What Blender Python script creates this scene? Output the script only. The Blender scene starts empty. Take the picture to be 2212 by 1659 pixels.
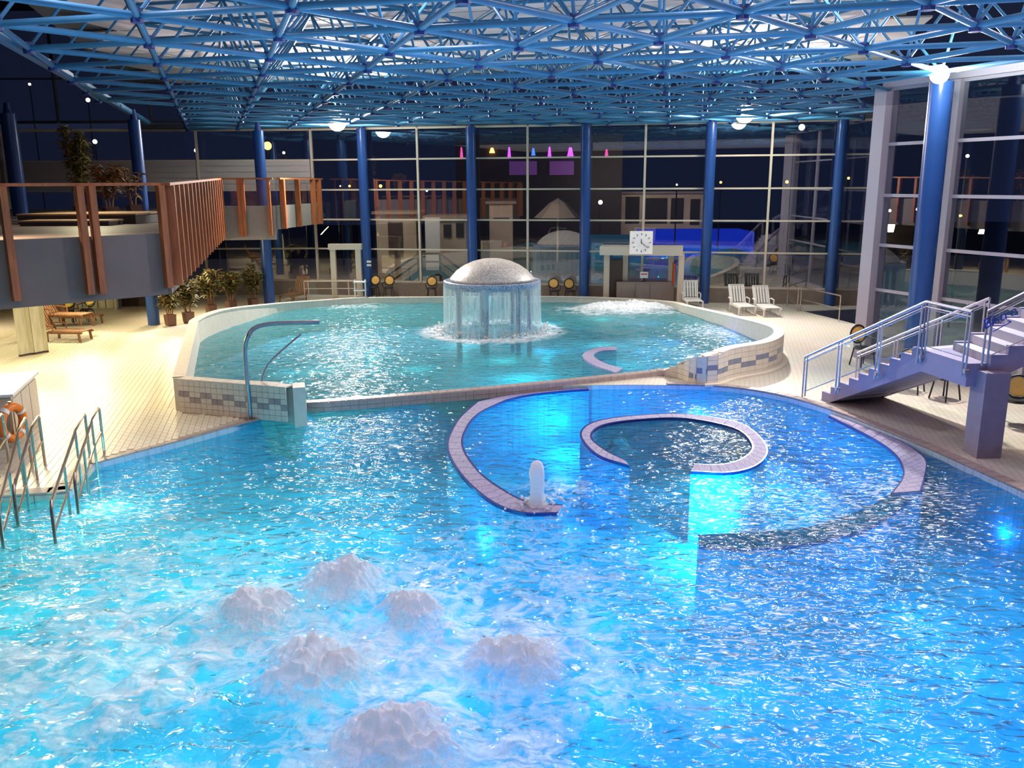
import bpy, bmesh, math, random
import numpy as np
from mathutils import Vector, Matrix, geometry
random.seed(7); RNG = np.random.default_rng(7)
S = bpy.context.scene
COL = S.collection
PI = math.pi

# ------------------------------------------------------------------ camera
FPX, HY, CX, CY, EYE = 1870.0, 395.0, 1106.0, 829.5, 5.0
TH = math.atan((CY - HY) / FPX); RO = 0.005
_f = np.array([0, math.cos(TH), -math.sin(TH)]); _r0 = np.array([1., 0, 0]); _u0 = np.array([0, math.sin(TH), math.cos(TH)])
_r = math.cos(RO) * _r0 - math.sin(RO) * _u0
_u = math.sin(RO) * _r0 + math.cos(RO) * _u0
cam_data = bpy.data.cameras.new('camera'); cam = bpy.data.objects.new('camera', cam_data); COL.objects.link(cam)
cam.matrix_world = Matrix(((_r[0], _u[0], -_f[0], 0), (_r[1], _u[1], -_f[1], 0), (_r[2], _u[2], -_f[2], EYE), (0, 0, 0, 1)))
cam_data.sensor_width = 36; cam_data.sensor_fit = 'HORIZONTAL'; cam_data.lens = 36 * FPX / 2212
cam_data.clip_start = 0.1; cam_data.clip_end = 400
S.camera = cam

def ray(x, y):
    return _r * ((x - CX) / FPX) + _u * ((CY - y) / FPX) + _f
def at(x, y, z=0.0):
    d = ray(x, y); t = (z - EYE) / d[2]; return Vector((d[0] * t, d[1] * t, z))
def atY(x, y, Y):
    d = ray(x, y); t = Y / d[1]; return Vector((d[0] * t, Y, EYE + d[2] * t))
def atL(x, y, p0, dr):
    """point of the upright plane through p0 along dr (plan) seen at a pixel"""
    d = ray(x, y); n = (dr[1], -dr[0])
    t = (p0[0] * n[0] + p0[1] * n[1]) / (d[0] * n[0] + d[1] * n[1])
    return Vector((d[0] * t, d[1] * t, EYE + d[2] * t))

# ------------------------------------------------------------------ world, exposure
W = bpy.data.worlds.new('world'); S.world = W; W.use_nodes = True
W.node_tree.nodes['Background'].inputs[0].default_value = (0.010, 0.014, 0.035, 1)
W.node_tree.nodes['Background'].inputs[1].default_value = 1.0
S.view_settings.view_transform = 'Standard'; S.view_settings.look = 'None'
S.view_settings.exposure = 0.0; S.view_settings.gamma = 1.0; S.view_settings.use_curve_mapping = False
cy = S.cycles
cy.max_bounces = 5; cy.diffuse_bounces = 2; cy.glossy_bounces = 3; cy.transmission_bounces = 3; cy.transparent_max_bounces = 12
cy.use_adaptive_sampling = True; cy.adaptive_threshold = 0.07; cy.adaptive_min_samples = 16
cy.sample_clamp_indirect = 4.0; cy.sample_clamp_direct = 0.0; cy.caustics_reflective = False; cy.caustics_refractive = False
cy.use_light_tree = True

def light(kind, name, loc, energy, color, size=0.3, size_y=None, rot=None, target=None, spot=None, blend=0.5):
    d = bpy.data.lights.new(name, kind); o = bpy.data.objects.new(name, d); COL.objects.link(o)
    o.location = loc; d.energy = energy; d.color = color
    if kind == 'AREA':
        d.shape = 'RECTANGLE' if size_y else 'SQUARE'; d.size = size
        if size_y: d.size_y = size_y
    else:
        d.shadow_soft_size = size
    if kind == 'SPOT':
        d.spot_size = spot or 1.6; d.spot_blend = blend
    if target is not None:
        v = Vector(target) - Vector(loc); o.rotation_euler = v.to_track_quat('-Z', 'Y').to_euler()
    elif rot: o.rotation_euler = rot
    return o

# ---- hall lights: unseen fills added over the hall, ceiling spots, mezzanine soffit lights, lights below the water
FLOOD_PX = [((733, 262), 37.6), ((1602, 245), 35.2), ((2008, 160), 21.3)]
WHITE = (1.0, 0.93, 0.86); WARM = (1.0, 0.84, 0.50); CYAN = (0.0, 0.75, 1.0); TEAL = (0.12, 0.85, 0.85); BLUE = (0.0, 0.17, 1.0); AZUR = (0.0, 0.38, 1.0); LILA = (0.78, 0.70, 1.0)
light('AREA', 'hall_fill_near', (-2, 3.0, 8.8), 260, (1.0, 0.74, 0.86), 10, 5, rot=(math.radians(20), 0, 0))  # unseen area fill added above the camera for the hall lamps behind
for (x, y, e) in ((6.2, 17, 130), (9.5, 13.5, 130), (3, 13.5, 110), (11.5, 18, 120), (6.5, 9.5, 120), (-1.5, 16.5, 140), (-6, 12.5, 140), (0.5, 8, 150), (-4.5, 6, 150), (8.5, 5, 90), (14, 10, 90)):
    light('AREA', 'ceiling_spot', (x, y, 8.95), e * 0.68, (1.0, 0.78, 0.88), 0.30, rot=(0, 0, 0))
light('AREA', 'hall_fill_mid', (2, 24, 7.0), 220, (1.0, 0.84, 0.74), 18, 12, rot=(0, 0, 0))  # unseen area fill added over the middle of the hall
light('AREA', 'roof_fill', (0, 26, 9.12), 240, (1.0, 0.84, 0.86), 22, 14, rot=(PI, 0, 0))  # unseen area light added just below the panels to brighten them
light('AREA', 'truss_fill', (2, 16, 6.2), 200, (0.50, 0.74, 1.0), 16, 8, rot=(PI, 0, 0))  # unseen bluish area light added to lift the truss from below
for (x, y, z, e) in ((-11.5, 19.5, 2.5, 150), (-13.5, 24.0, 2.5, 190), (-14.5, 29.0, 2.5, 200), (-13.2, 33.5, 2.5, 170), (-17.5, 22.0, 2.55, 200), (-19.5, 30.0, 2.55, 200)):
    light('AREA', 'soffit_light', (x, y, z), e, WARM, 0.6, 0.6, target=(x + 2.2, y - 1.2, 0))
light('SPOT', 'deck_spot', (-10.6, 17.8, 4.9), 300, (1.0, 0.86, 0.52), 0.25, target=(-8.6, 19.5, 0), spot=2.0, blend=0.9)
light('SPOT', 'deck_spot', (-12.4, 26.0, 6.6), 600, (1.0, 0.86, 0.52), 0.25, target=(-10.2, 21.5, 0), spot=1.7, blend=0.9)
UNDER = [  # pixel on the water, height, power, colour
    (1130, 880, -0.7, 130, CYAN), (1215, 925, -0.8, 110, CYAN), (1570, 855, -0.7, 130, CYAN), (1400, 855, -0.7, 70, AZUR),
    (1550, 1110, -0.6, 230, CYAN), (1800, 935, -0.8, 110, BLUE), (1700, 1010, -1.0, 110, AZUR), (1080, 985, -1.0, 90, BLUE),
    (1300, 1060, -1.0, 110, AZUR), (1900, 960, -0.9, 60, AZUR),
    (1090, 1105, -0.7, 90, CYAN), (900, 1010, -1.0, 120, TEAL), (700, 1080, -0.9, 150, TEAL), (420, 1130, -0.8, 160, TEAL), (230, 1150, -0.55, 90, (0.6, 0.95, 0.85)),
    (60, 1480, -0.8, 130, TEAL), (450, 1420, -0.8, 150, TEAL), (820, 1300, -1.1, 50, CYAN), (740, 1560, -0.8, 120, AZUR),
    (1200, 1300, -1.0, 160, AZUR), (1150, 1560, -1.0, 130, AZUR), (1500, 1400, -1.0, 160, AZUR), (1450, 1600, -1.0, 100, AZUR),
    (1850, 1400, -1.0, 160, AZUR), (1850, 1620, -1.0, 100, AZUR), (2120, 1250, -1.0, 130, AZUR), (2180, 1500, -1.0, 150, AZUR), (1650, 1250, -1.0, 110, BLUE), (2000, 1130, -1.0, 50, BLUE)]
UNDER = [u for u in UNDER if u[4] is CYAN or u[0] == 230]
for (px, py, z, e, c) in UNDER:
    p = at(px, py, z)
    light('POINT', 'underwater_light', (p.x, p.y, z), e * (1.25 if py < 900 else 1.0 if py == 1110 else 0.6 if py < 1000 else 0.4), c, 0.02)
def pool_fill_lamps(edge):
    """loose grid of small lamps added in the water for even glow, turquoise at the left, azure at the right"""
    rl = random.Random(3); stops = [(-9, (0.34, 0.84, 0.66)), (-3, (0.14, 0.70, 0.74)), (-.5, (0.0, 0.45, 1.0)), (9, (0.0, 0.32, 1.0))]
    y = 4.6
    while y < 21.5:
        x = -11.6
        while x < 9:
            X, Y = x + rl.uniform(-.3, .3), y + rl.uniform(-.3, .3); x += 1.8
            if not inside(np.array([X]), np.array([Y]), edge)[0]: continue
            for (a, ca), (b, cb) in zip(stops, stops[1:]):
                if a <= max(-9, min(8.99, X)) < b: t = (max(-9, X) - a) / (b - a); c = tuple(u + (v - u) * t for u, v in zip(ca, cb)); break
            if min((at(u, v, -.2).xy - Vector((X, Y))).length for u, v in ((1510, 1168), (1600, 1165), (1700, 1160), (1800, 1140), (1880, 1115), (1940, 1080), (1985, 1040), (1970, 990), (1100, 1090), (1160, 1100), (1050, 1050), (1000, 1000), (985, 950), (1000, 900), (1300, 975), (1355, 1000), (1270, 940), (1500, 1010), (1580, 1010), (1640, 980))) < .65: continue
            k = 1.0 if X > -2 else 0.8
            if math.hypot(X - 3.2, Y - 16.8) < 2.1: k = 0.12
            if Y > 15.5 and X < -1.5: k = 0.35
            if X > 7.2: k = 0.35
            if X > -1 and Y > 12.2: k *= 0.95; c = (0.0, 0.28, 1.0)
            light('POINT', 'underwater_light', (X, Y, -0.85), 31 * k, c, 0.012)
        y += 1.8
for (px, py, z, e, c) in [(700, 800, -0.45, 90, TEAL), (900, 800, -0.45, 150, TEAL), (1090, 780, -0.45, 190, TEAL), (1000, 690, -0.4, 120, TEAL), (1180, 700, -0.4, 170, CYAN), (800, 700, -0.4, 110, TEAL),
        (1350, 790, -0.45, 120, CYAN), (1450, 740, -0.45, 110, BLUE), (1560, 715, -0.45, 90, BLUE), (1300, 690, -0.4, 120, TEAL), (620, 740, -0.45, 60, TEAL), (1400, 700, -0.4, 90, AZUR)]:
    p = at(px, py, 0.05)
    light('POINT', 'underwater_light', (p.x, p.y, z), e * 0.22, c, 0.02)

# ------------------------------------------------------------------ helpers
def tag(o, label=None, cat=None, group=None, kind=None):
    if label: o['label'] = label
    if cat: o['category'] = cat
    if group: o['group'] = group
    if kind: o['kind'] = kind
    return o
def empty(name, loc=(0, 0, 0), rz=0, label=None, cat=None, group=None):
    o = bpy.data.objects.new(name, None); COL.objects.link(o); o.location = loc; o.rotation_euler = (0, 0, rz)
    return tag(o, label, cat, group)
def offset_of(o):
    v = Vector((0, 0, 0))
    while o is not None: v += o.location; o = o.parent
    return v
class MB:
    def __init__(s): s.v = []; s.f = []
    def add(s, vs, fs):
        n = len(s.v); s.v += [tuple(p) for p in vs]; s.f += [tuple(i + n for i in f) for f in fs]; return s
    def box(s, c, size, rz=0, ax=None):
        c = Vector(c); hx, hy, hz = size[0] / 2, size[1] / 2, size[2] / 2
        if ax is None:
            ca, sa = math.cos(rz), math.sin(rz); X = Vector((ca, sa, 0)); Y = Vector((-sa, ca, 0)); Z = Vector((0, 0, 1))
        else: X, Y, Z = ax
        vs = [c + X * a * hx + Y * b * hy + Z * d * hz for a in (-1, 1) for b in (-1, 1) for d in (-1, 1)]
        return s.add(vs, [(0, 1, 3, 2), (4, 6, 7, 5), (0, 4, 5, 1), (2, 3, 7, 6), (0, 2, 6, 4), (1, 5, 7, 3)])
    def bar(s, p, q, w, h, up=(0, 0, 1)):
        p, q = Vector(p), Vector(q); X = (q - p); L = X.length; X.normalize(); Y = Vector(up).cross(X)
        if Y.length < 1e-4: Y = Vector((1, 0, 0)).cross(X)
        Y.normalize(); Z = X.cross(Y)
        return s.box((p + q) / 2, (L, w, h), ax=(X, Y, Z))
    def tube(s, p, q, r, n=8, r2=None, cap=True):
        p, q = Vector(p), Vector(q); r2 = r if r2 is None else r2
        X = (q - p).normalized(); A = X.orthogonal().normalized(); B = X.cross(A)
        vs = [];
        for (c, rr) in ((p, r), (q, r2)):
            for k in range(n):
                a = 2 * PI * k / n; vs.append(c + A * math.cos(a) * rr + B * math.sin(a) * rr)
        fs = [(k, (k + 1) % n, n + (k + 1) % n, n + k) for k in range(n)]
        if cap: fs += [tuple(range(n))[::-1], tuple(range(n, 2 * n))]
        return s.add(vs, fs)
    def path(s, pts, r, n=8):
        pts = [Vector(p) for p in pts]; m = len(pts); vs = []; A = None
        for i, p in enumerate(pts):
            t = (pts[min(i + 1, m - 1)] - pts[max(i - 1, 0)]).normalized()
            A = t.orthogonal().normalized() if A is None else (A - t * A.dot(t)).normalized()
            B = t.cross(A)
            for k in range(n):
                a = 2 * PI * k / n; vs.append(p + A * math.cos(a) * r + B * math.sin(a) * r)
        fs = [(i * n + k, i * n + (k + 1) % n, (i + 1) * n + (k + 1) % n, (i + 1) * n + k) for i in range(m - 1) for k in range(n)]
        fs += [tuple(range(n))[::-1], tuple(range((m - 1) * n, m * n))]
        return s.add(vs, fs)
    def lathe(s, c, prof, n=32, cap=True):
        c = Vector(c); vs = []
        for (r, z) in prof:
            for k in range(n):
                a = 2 * PI * k / n; vs.append((c.x + r * math.cos(a), c.y + r * math.sin(a), c.z + z))
        m = len(prof)
        fs = [(i * n + k, i * n + (k + 1) % n, (i + 1) * n + (k + 1) % n, (i + 1) * n + k) for i in range(m - 1) for k in range(n)]
        if cap:
            fs += [tuple(range(n))[::-1], tuple(range((m - 1) * n, m * n))]
        return s.add(vs, fs)
    def prism(s, poly, z0, z1):
        n = len(poly); vs = [(p[0], p[1], z0) for p in poly] + [(p[0], p[1], z1) for p in poly]
        fs = [(k, (k + 1) % n, n + (k + 1) % n, n + k) for k in range(n)]
        tri = geometry.tessellate_polygon([[Vector((p[0], p[1], 0)) for p in poly]])
        fs += [tuple(n + i for i in t) for t in tri] + [tuple(t)[::-1] for t in tri]
        return s.add(vs, fs)
    def sphere(s, c, r, n=10, m=6, sz=1.0):
        prof = [(max(1e-4, r * math.sin(PI * i / m)), -r * sz * math.cos(PI * i / m)) for i in range(m + 1)]
        return s.lathe(c, prof, n, False)
    def build(s, name, mat, parent=None, smooth=False, label=None, cat=None, group=None, kind=None, bevel=0):
        me = bpy.data.meshes.new(name)
        off = offset_of(parent) if parent is not None else Vector((0, 0, 0))
        me.from_pydata([(v[0] - off.x, v[1] - off.y, v[2] - off.z) for v in s.v], [], s.f)
        me.materials.append(mat)
        bm = bmesh.new(); bm.from_mesh(me); bmesh.ops.recalc_face_normals(bm, faces=bm.faces); bm.to_mesh(me); bm.free()
        if smooth:
            me.polygons.foreach_set('use_smooth', [True] * len(me.polygons))
            me.set_sharp_from_angle(angle=math.radians(40))
        o = bpy.data.objects.new(name, me); COL.objects.link(o)
        if parent is not None: o.parent = parent
        if bevel:
            b = o.modifiers.new('bevel', 'BEVEL'); b.width = bevel; b.segments = 2; b.limit_method = 'ANGLE'
        return tag(o, label, cat, group, kind)
def kids(o): return list(o.children)
def dup(o, loc=None, rz=None, label=None, group=None, parent=None):
    c = o.copy(); COL.objects.link(c)
    if parent is not None: c.parent = parent
    if loc is not None: c.location = loc
    if rz is not None: c.rotation_euler = (0, 0, rz)
    if label: c['label'] = label
    if group: c['group'] = group
    for ch in kids(o):
        if ch is not c: dup(ch, parent=c)
    return c
def spline(pts, k=6, closed=False):
    P = [np.array(p, float) for p in pts]; n = len(P); out = []
    for i in range(n if closed else n - 1):
        p0 = P[(i - 1) % n] if closed or i > 0 else 2 * P[0] - P[1]
        p1 = P[i]; p2 = P[(i + 1) % n]
        p3 = P[(i + 2) % n] if closed or i + 2 < n else 2 * P[-1] - P[-2]
        for j in range(k):
            t = j / k
            out.append(0.5 * ((2 * p1) + (-p0 + p2) * t + (2 * p0 - 5 * p1 + 4 * p2 - p3) * t * t + (-p0 + 3 * p1 - 3 * p2 + p3) * t ** 3))
    if not closed: out.append(P[-1])
    return [Vector(p) for p in out]
def inside(X, Y, poly):
    X = np.asarray(X); Y = np.asarray(Y); r = np.zeros(X.shape, bool); n = len(poly); j = n - 1
    for i in range(n):
        xi, yi, xj, yj = poly[i][0], poly[i][1], poly[j][0], poly[j][1]
        c = ((yi > Y) != (yj > Y)) & (X < (xj - xi) * (Y - yi) / ((yj - yi) or 1e-9) + xi); r ^= c; j = i
    return r
def resample(pts, step):
    pts = [Vector(p) for p in pts]; L = [0]
    for a, b in zip(pts, pts[1:]): L.append(L[-1] + (b - a).length)
    n = max(1, round(L[-1] / step)); out = []; j = 0
    for i in range(n + 1):
        t = L[-1] * i / n
        while j < len(L) - 2 and L[j + 1] < t: j += 1
        a = (t - L[j]) / max(1e-9, L[j + 1] - L[j]); out.append(pts[j].lerp(pts[j + 1], min(1, max(0, a))))
    return out

# ------------------------------------------------------------------ materials
def new_mat(name):
    m = bpy.data.materials.new(name); m.use_nodes = True; nt = m.node_tree; nt.nodes.clear(); return m, nt
def N(nt, t, **kw):
    n = nt.nodes.new(t)
    for k, v in kw.items():
        if k.startswith('i_'):
            n.inputs[int(k[2:]) if k[2:].isdigit() else k[2:].replace('_', ' ')].default_value = v
        else: setattr(n, k, v)
    return n
def mat(name, col, rough=0.5, metal=0.0, var=0.0, vscale=6.0, bump=0.0, bscale=30.0, col2=None, emit=None, estr=0.0, spec=0.5, stretch=None, alpha=None):
    m, nt = new_mat(name); L = nt.links
    out = N(nt, 'ShaderNodeOutputMaterial'); b = N(nt, 'ShaderNodeBsdfPrincipled'); L.new(b.outputs[0], out.inputs[0])
    b.inputs['Base Color'].default_value = (*col, 1); b.inputs['Roughness'].default_value = rough; b.inputs['Metallic'].default_value = metal
    b.inputs['Specular IOR Level'].default_value = spec
    tc = N(nt, 'ShaderNodeTexCoord'); src = tc.outputs['Object']
    if stretch:
        mp = N(nt, 'ShaderNodeMapping'); mp.inputs['Scale'].default_value = stretch; L.new(src, mp.inputs[0]); src = mp.outputs[0]
    no = N(nt, 'ShaderNodeTexNoise'); no.inputs['Scale'].default_value = vscale; no.inputs['Detail'].default_value = 5; L.new(src, no.inputs['Vector'])
    if var or col2:
        c2 = col2 or tuple(max(0, c * (1 - var)) for c in col)
        cr = N(nt, 'ShaderNodeValToRGB'); cr.color_ramp.elements[0].position = 0.35; cr.color_ramp.elements[1].position = 0.65
        cr.color_ramp.elements[0].color = (*col, 1); cr.color_ramp.elements[1].color = (*c2, 1)
        L.new(no.outputs[0], cr.inputs[0]); L.new(cr.outputs[0], b.inputs['Base Color'])
    if bump:
        n2 = N(nt, 'ShaderNodeTexNoise'); n2.inputs['Scale'].default_value = bscale; L.new(src, n2.inputs['Vector'])
        bp = N(nt, 'ShaderNodeBump'); bp.inputs['Strength'].default_value = bump; bp.inputs['Distance'].default_value = 0.02
        L.new(n2.outputs[0], bp.inputs['Height']); L.new(bp.outputs[0], b.inputs['Normal'])
    if emit:
        b.inputs['Emission Color'].default_value = (*emit, 1); b.inputs['Emission Strength'].default_value = estr
    return m
def tilemat(name, c1, c2, mortar, w, h, rot, rough=0.35, msize=0.01, bump=0.4):
    m, nt = new_mat(name); L = nt.links
    out = N(nt, 'ShaderNodeOutputMaterial'); b = N(nt, 'ShaderNodeBsdfPrincipled'); L.new(b.outputs[0], out.inputs[0]); b.inputs['Roughness'].default_value = rough
    tc = N(nt, 'ShaderNodeTexCoord'); mp = N(nt, 'ShaderNodeMapping'); mp.inputs['Rotation'].default_value = (0, 0, rot); L.new(tc.outputs['Object'], mp.inputs[0])
    br = N(nt, 'ShaderNodeTexBrick'); br.inputs['Color1'].default_value = (*c1, 1); br.inputs['Color2'].default_value = (*c2, 1); br.inputs['Mortar'].default_value = (*mortar, 1)
    br.inputs['Scale'].default_value = 1; br.inputs['Mortar Size'].default_value = msize; br.inputs['Brick Width'].default_value = w; br.inputs['Row Height'].default_value = h
    L.new(mp.outputs[0], br.inputs['Vector'])
    no = N(nt, 'ShaderNodeTexNoise'); no.inputs['Scale'].default_value = 0.8; no.inputs['Detail'].default_value = 6; L.new(tc.outputs['Object'], no.inputs['Vector'])
    mx = N(nt, 'ShaderNodeMix', data_type='RGBA', blend_type='MULTIPLY'); mx.inputs[0].default_value = 0.25
    L.new(br.outputs['Color'], mx.inputs[6]); L.new(no.outputs['Color'], mx.inputs[7]); L.new(mx.outputs[2], b.inputs['Base Color'])
    bp = N(nt, 'ShaderNodeBump'); bp.inputs['Strength'].default_value = bump; bp.inputs['Distance'].default_value = 0.01; bp.invert = True
    L.new(br.outputs['Fac'], bp.inputs['Height']); L.new(bp.outputs[0], b.inputs['Normal'])
    return m
def glassmat(name, tint, refl=1.0, rough=0.0, f0=0.07, body=None, bodyfac=0.0):
    m, nt = new_mat(name); L = nt.links
    out = N(nt, 'ShaderNodeOutputMaterial'); tr = N(nt, 'ShaderNodeBsdfTransparent'); tr.inputs[0].default_value = (*tint, 1)
    gl = N(nt, 'ShaderNodeBsdfGlossy'); gl.inputs['Color'].default_value = (refl, refl, refl, 1); gl.inputs['Roughness'].default_value = rough
    lw = N(nt, 'ShaderNodeLayerWeight'); lw.inputs[0].default_value = 0.5
    pw_ = N(nt, 'ShaderNodeMath', operation='POWER'); pw_.inputs[1].default_value = 4.0; L.new(lw.outputs['Facing'], pw_.inputs[0])
    fr = N(nt, 'ShaderNodeMath', operation='MULTIPLY_ADD'); fr.inputs[1].default_value = 0.8; fr.inputs[2].default_value = f0; L.new(pw_.outputs[0], fr.inputs[0])
    mx = N(nt, 'ShaderNodeMixShader'); L.new(fr.outputs[0], mx.inputs[0]); L.new(tr.outputs[0], mx.inputs[1]); L.new(gl.outputs[0], mx.inputs[2])
    last = mx
    if body:
        df = N(nt, 'ShaderNodeBsdfDiffuse'); df.inputs[0].default_value = (*body, 1); m2 = N(nt, 'ShaderNodeMixShader'); m2.inputs[0].default_value = bodyfac
        L.new(mx.outputs[0], m2.inputs[1]); L.new(df.outputs[0], m2.inputs[2]); last = m2
    L.new(last.outputs[0], out.inputs[0]); return m
def emitmat(name, col, s):
    m, nt = new_mat(name); out = N(nt, 'ShaderNodeOutputMaterial'); e = N(nt, 'ShaderNodeEmission'); e.inputs[0].default_value = (*col, 1); e.inputs[1].default_value = s
    nt.links.new(e.outputs[0], out.inputs[0]); return m
def watermat(name, tint, milkcol, rot, glint=0.5, wave=0.17):
    m, nt = new_mat(name); L = nt.links
    def math_(op, a, b=None, c=None, clamp=False):
        n = N(nt, 'ShaderNodeMath', operation=op); n.use_clamp = clamp
        for i, v in enumerate((a, b, c)):
            if v is None: continue
            if isinstance(v, (int, float)): n.inputs[i].default_value = v
            else: L.new(v, n.inputs[i])
        return n.outputs[0]
    out = N(nt, 'ShaderNodeOutputMaterial')
    tc = N(nt, 'ShaderNodeTexCoord'); P = tc.outputs['Object']
    af = N(nt, 'ShaderNodeAttribute', attribute_name='foam'); am = N(nt, 'ShaderNodeAttribute', attribute_name='milk'); af = af.outputs['Fac']; am = am.outputs['Fac']
    # ripples
    mp = N(nt, 'ShaderNodeMapping'); mp.inputs['Rotation'].default_value = (0, 0, rot); mp.inputs['Scale'].default_value = (1.0, 1.9, 1.0); L.new(P, mp.inputs[0])
    n1 = N(nt, 'ShaderNodeTexNoise'); n1.inputs['Scale'].default_value = 2.6; n1.inputs['Detail'].default_value = 2.0; n1.inputs['Roughness'].default_value = 0.45; n1.inputs['Distortion'].default_value = 0.5; L.new(mp.outputs[0], n1.inputs['Vector'])
    bp = N(nt, 'ShaderNodeBump'); bp.inputs['Strength'].default_value = 1.0; bp.inputs['Distance'].default_value = wave; L.new(N(nt, 'ShaderNodeAttribute', attribute_name='chop').outputs['Fac'], bp.inputs['Strength']); L.new(n1.outputs[0], bp.inputs['Height'])
    # foam filaments: ridged noise
    n2 = N(nt, 'ShaderNodeTexNoise'); n2.inputs['Scale'].default_value = 2.1; n2.inputs['Detail'].default_value = 7; n2.inputs['Roughness'].default_value = 0.64; n2.inputs['Distortion'].default_value = 0.5; L.new(P, n2.inputs['Vector'])
    rid = math_('ABSOLUTE', math_('SUBTRACT', n2.outputs[0], 0.5))            # 0 on ridges
    rid = math_('SUBTRACT', 1.0, math_('MULTIPLY', rid, 9.0), clamp=True)
    n3 = N(nt, 'ShaderNodeTexNoise'); n3.inputs['Scale'].default_value = 1.1; n3.inputs['Detail'].default_value = 6; n3.inputs['Roughness'].default_value = 0.7; L.new(P, n3.inputs['Vector'])
    cl = math_('MULTIPLY_ADD', n3.outputs[0], 2.6, -0.85)                       # clouds
    web = math_('ADD', math_('MULTIPLY', rid, 0.75), math_('MULTIPLY', cl, 0.55))
    foam = math_('SUBTRACT', math_('ADD', math_('MULTIPLY', web, 1.0), math_('MULTIPLY', af, 1.2)), 0.98)
    foam = math_('MULTIPLY', foam, 1.0, clamp=True)
    foam = math_('MULTIPLY', foam, math_('MULTIPLY', af, 2.2, clamp=True))
    # lamp and ceiling glints painted as pale flecks, drawn out along the flow
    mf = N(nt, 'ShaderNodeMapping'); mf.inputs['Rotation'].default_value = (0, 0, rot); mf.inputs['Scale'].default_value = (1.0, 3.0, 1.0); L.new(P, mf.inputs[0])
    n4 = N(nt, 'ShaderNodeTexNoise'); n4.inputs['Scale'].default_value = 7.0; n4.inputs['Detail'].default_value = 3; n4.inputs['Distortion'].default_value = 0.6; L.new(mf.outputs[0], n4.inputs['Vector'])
    ag = N(nt, 'ShaderNodeAttribute', attribute_name='glint').outputs['Fac']
    fl = math_('SUBTRACT', math_('ADD', n4.outputs[0], math_('MULTIPLY', ag, 0.14 * glint * 2)), 0.775)
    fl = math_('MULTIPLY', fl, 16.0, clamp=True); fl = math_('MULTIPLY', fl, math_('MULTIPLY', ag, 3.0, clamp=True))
    foam = math_('MAXIMUM', foam, math_('MULTIPLY', fl, 0.75))  # painted glints join the foam mask
    # body
    tr = N(nt, 'ShaderNodeBsdfTransparent'); tr.inputs[0].default_value = (*tint, 1)
    d1 = N(nt, 'ShaderNodeBsdfDiffuse'); d1.inputs[0].default_value = (*milkcol, 1)
    t1 = N(nt, 'ShaderNodeBsdfTranslucent'); t1.inputs[0].default_value = (*milkcol, 1)
    mk = N(nt, 'ShaderNodeMixShader'); mk.inputs[0].default_value = 0.62; L.new(d1.outputs[0], mk.inputs[1]); L.new(t1.outputs[0], mk.inputs[2])
    b1 = N(nt, 'ShaderNodeMixShader'); L.new(am, b1.inputs[0]); L.new(tr.outputs[0], b1.inputs[1]); L.new(mk.outputs[0], b1.inputs[2])
    fr = N(nt, 'ShaderNodeFresnel'); fr.inputs[0].default_value = 1.33; L.new(bp.outputs[0], fr.inputs['Normal'])
    gl = N(nt, 'ShaderNodeBsdfGlossy'); gl.inputs['Roughness'].default_value = 0.14; L.new(bp.outputs[0], gl.inputs['Normal'])
    b2 = N(nt, 'ShaderNodeMixShader'); L.new(fr.outputs[0], b2.inputs[0]); L.new(b1.outputs[0], b2.inputs[1]); L.new(gl.outputs[0], b2.inputs[2])
    fd = N(nt, 'ShaderNodeBsdfDiffuse'); fd.inputs[0].default_value = (0.93, 0.93, 0.95, 1); L.new(bp.outputs[0], fd.inputs['Normal'])
    ft = N(nt, 'ShaderNodeBsdfTranslucent'); ft.inputs[0].default_value = (0.9, 0.95, 1.0, 1)
    fm = N(nt, 'ShaderNodeMixShader'); fm.inputs[0].default_value = 0.30; L.new(fd.outputs[0], fm.inputs[1]); L.new(ft.outputs[0], fm.inputs[2])
    b3 = N(nt, 'ShaderNodeMixShader'); L.new(foam, b3.inputs[0]); L.new(b2.outputs[0], b3.inputs[1]); L.new(fm.outputs[0], b3.inputs[2])
    L.new(b3.outputs[0], out.inputs[0]); return m
def foammat(name, tcol=(0.85, 0.95, 1.0), tf=0.3, scale=14):
    m, nt = new_mat(name); L = nt.links
    out = N(nt, 'ShaderNodeOutputMaterial'); tc = N(nt, 'ShaderNodeTexCoord')
    no = N(nt, 'ShaderNodeTexNoise'); no.inputs['Scale'].default_value = scale; no.inputs['Detail'].default_value = 6; L.new(tc.outputs['Object'], no.inputs['Vector'])
    bp = N(nt, 'ShaderNodeBump'); bp.inputs['Strength'].default_value = 0.7; bp.inputs['Distance'].default_value = 0.04; L.new(no.outputs[0], bp.inputs['Height'])
    d = N(nt, 'ShaderNodeBsdfDiffuse'); d.inputs[0].default_value = (0.95, 0.95, 0.96, 1); L.new(bp.outputs[0], d.inputs['Normal'])
    t = N(nt, 'ShaderNodeBsdfTranslucent'); t.inputs[0].default_value = (*tcol, 1)
    mx = N(nt, 'ShaderNodeMixShader'); mx.inputs[0].default_value = tf; L.new(d.outputs[0], mx.inputs[1]); L.new(t.outputs[0], mx.inputs[2])
    L.new(mx.outputs[0], out.inputs[0]); return m
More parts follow.
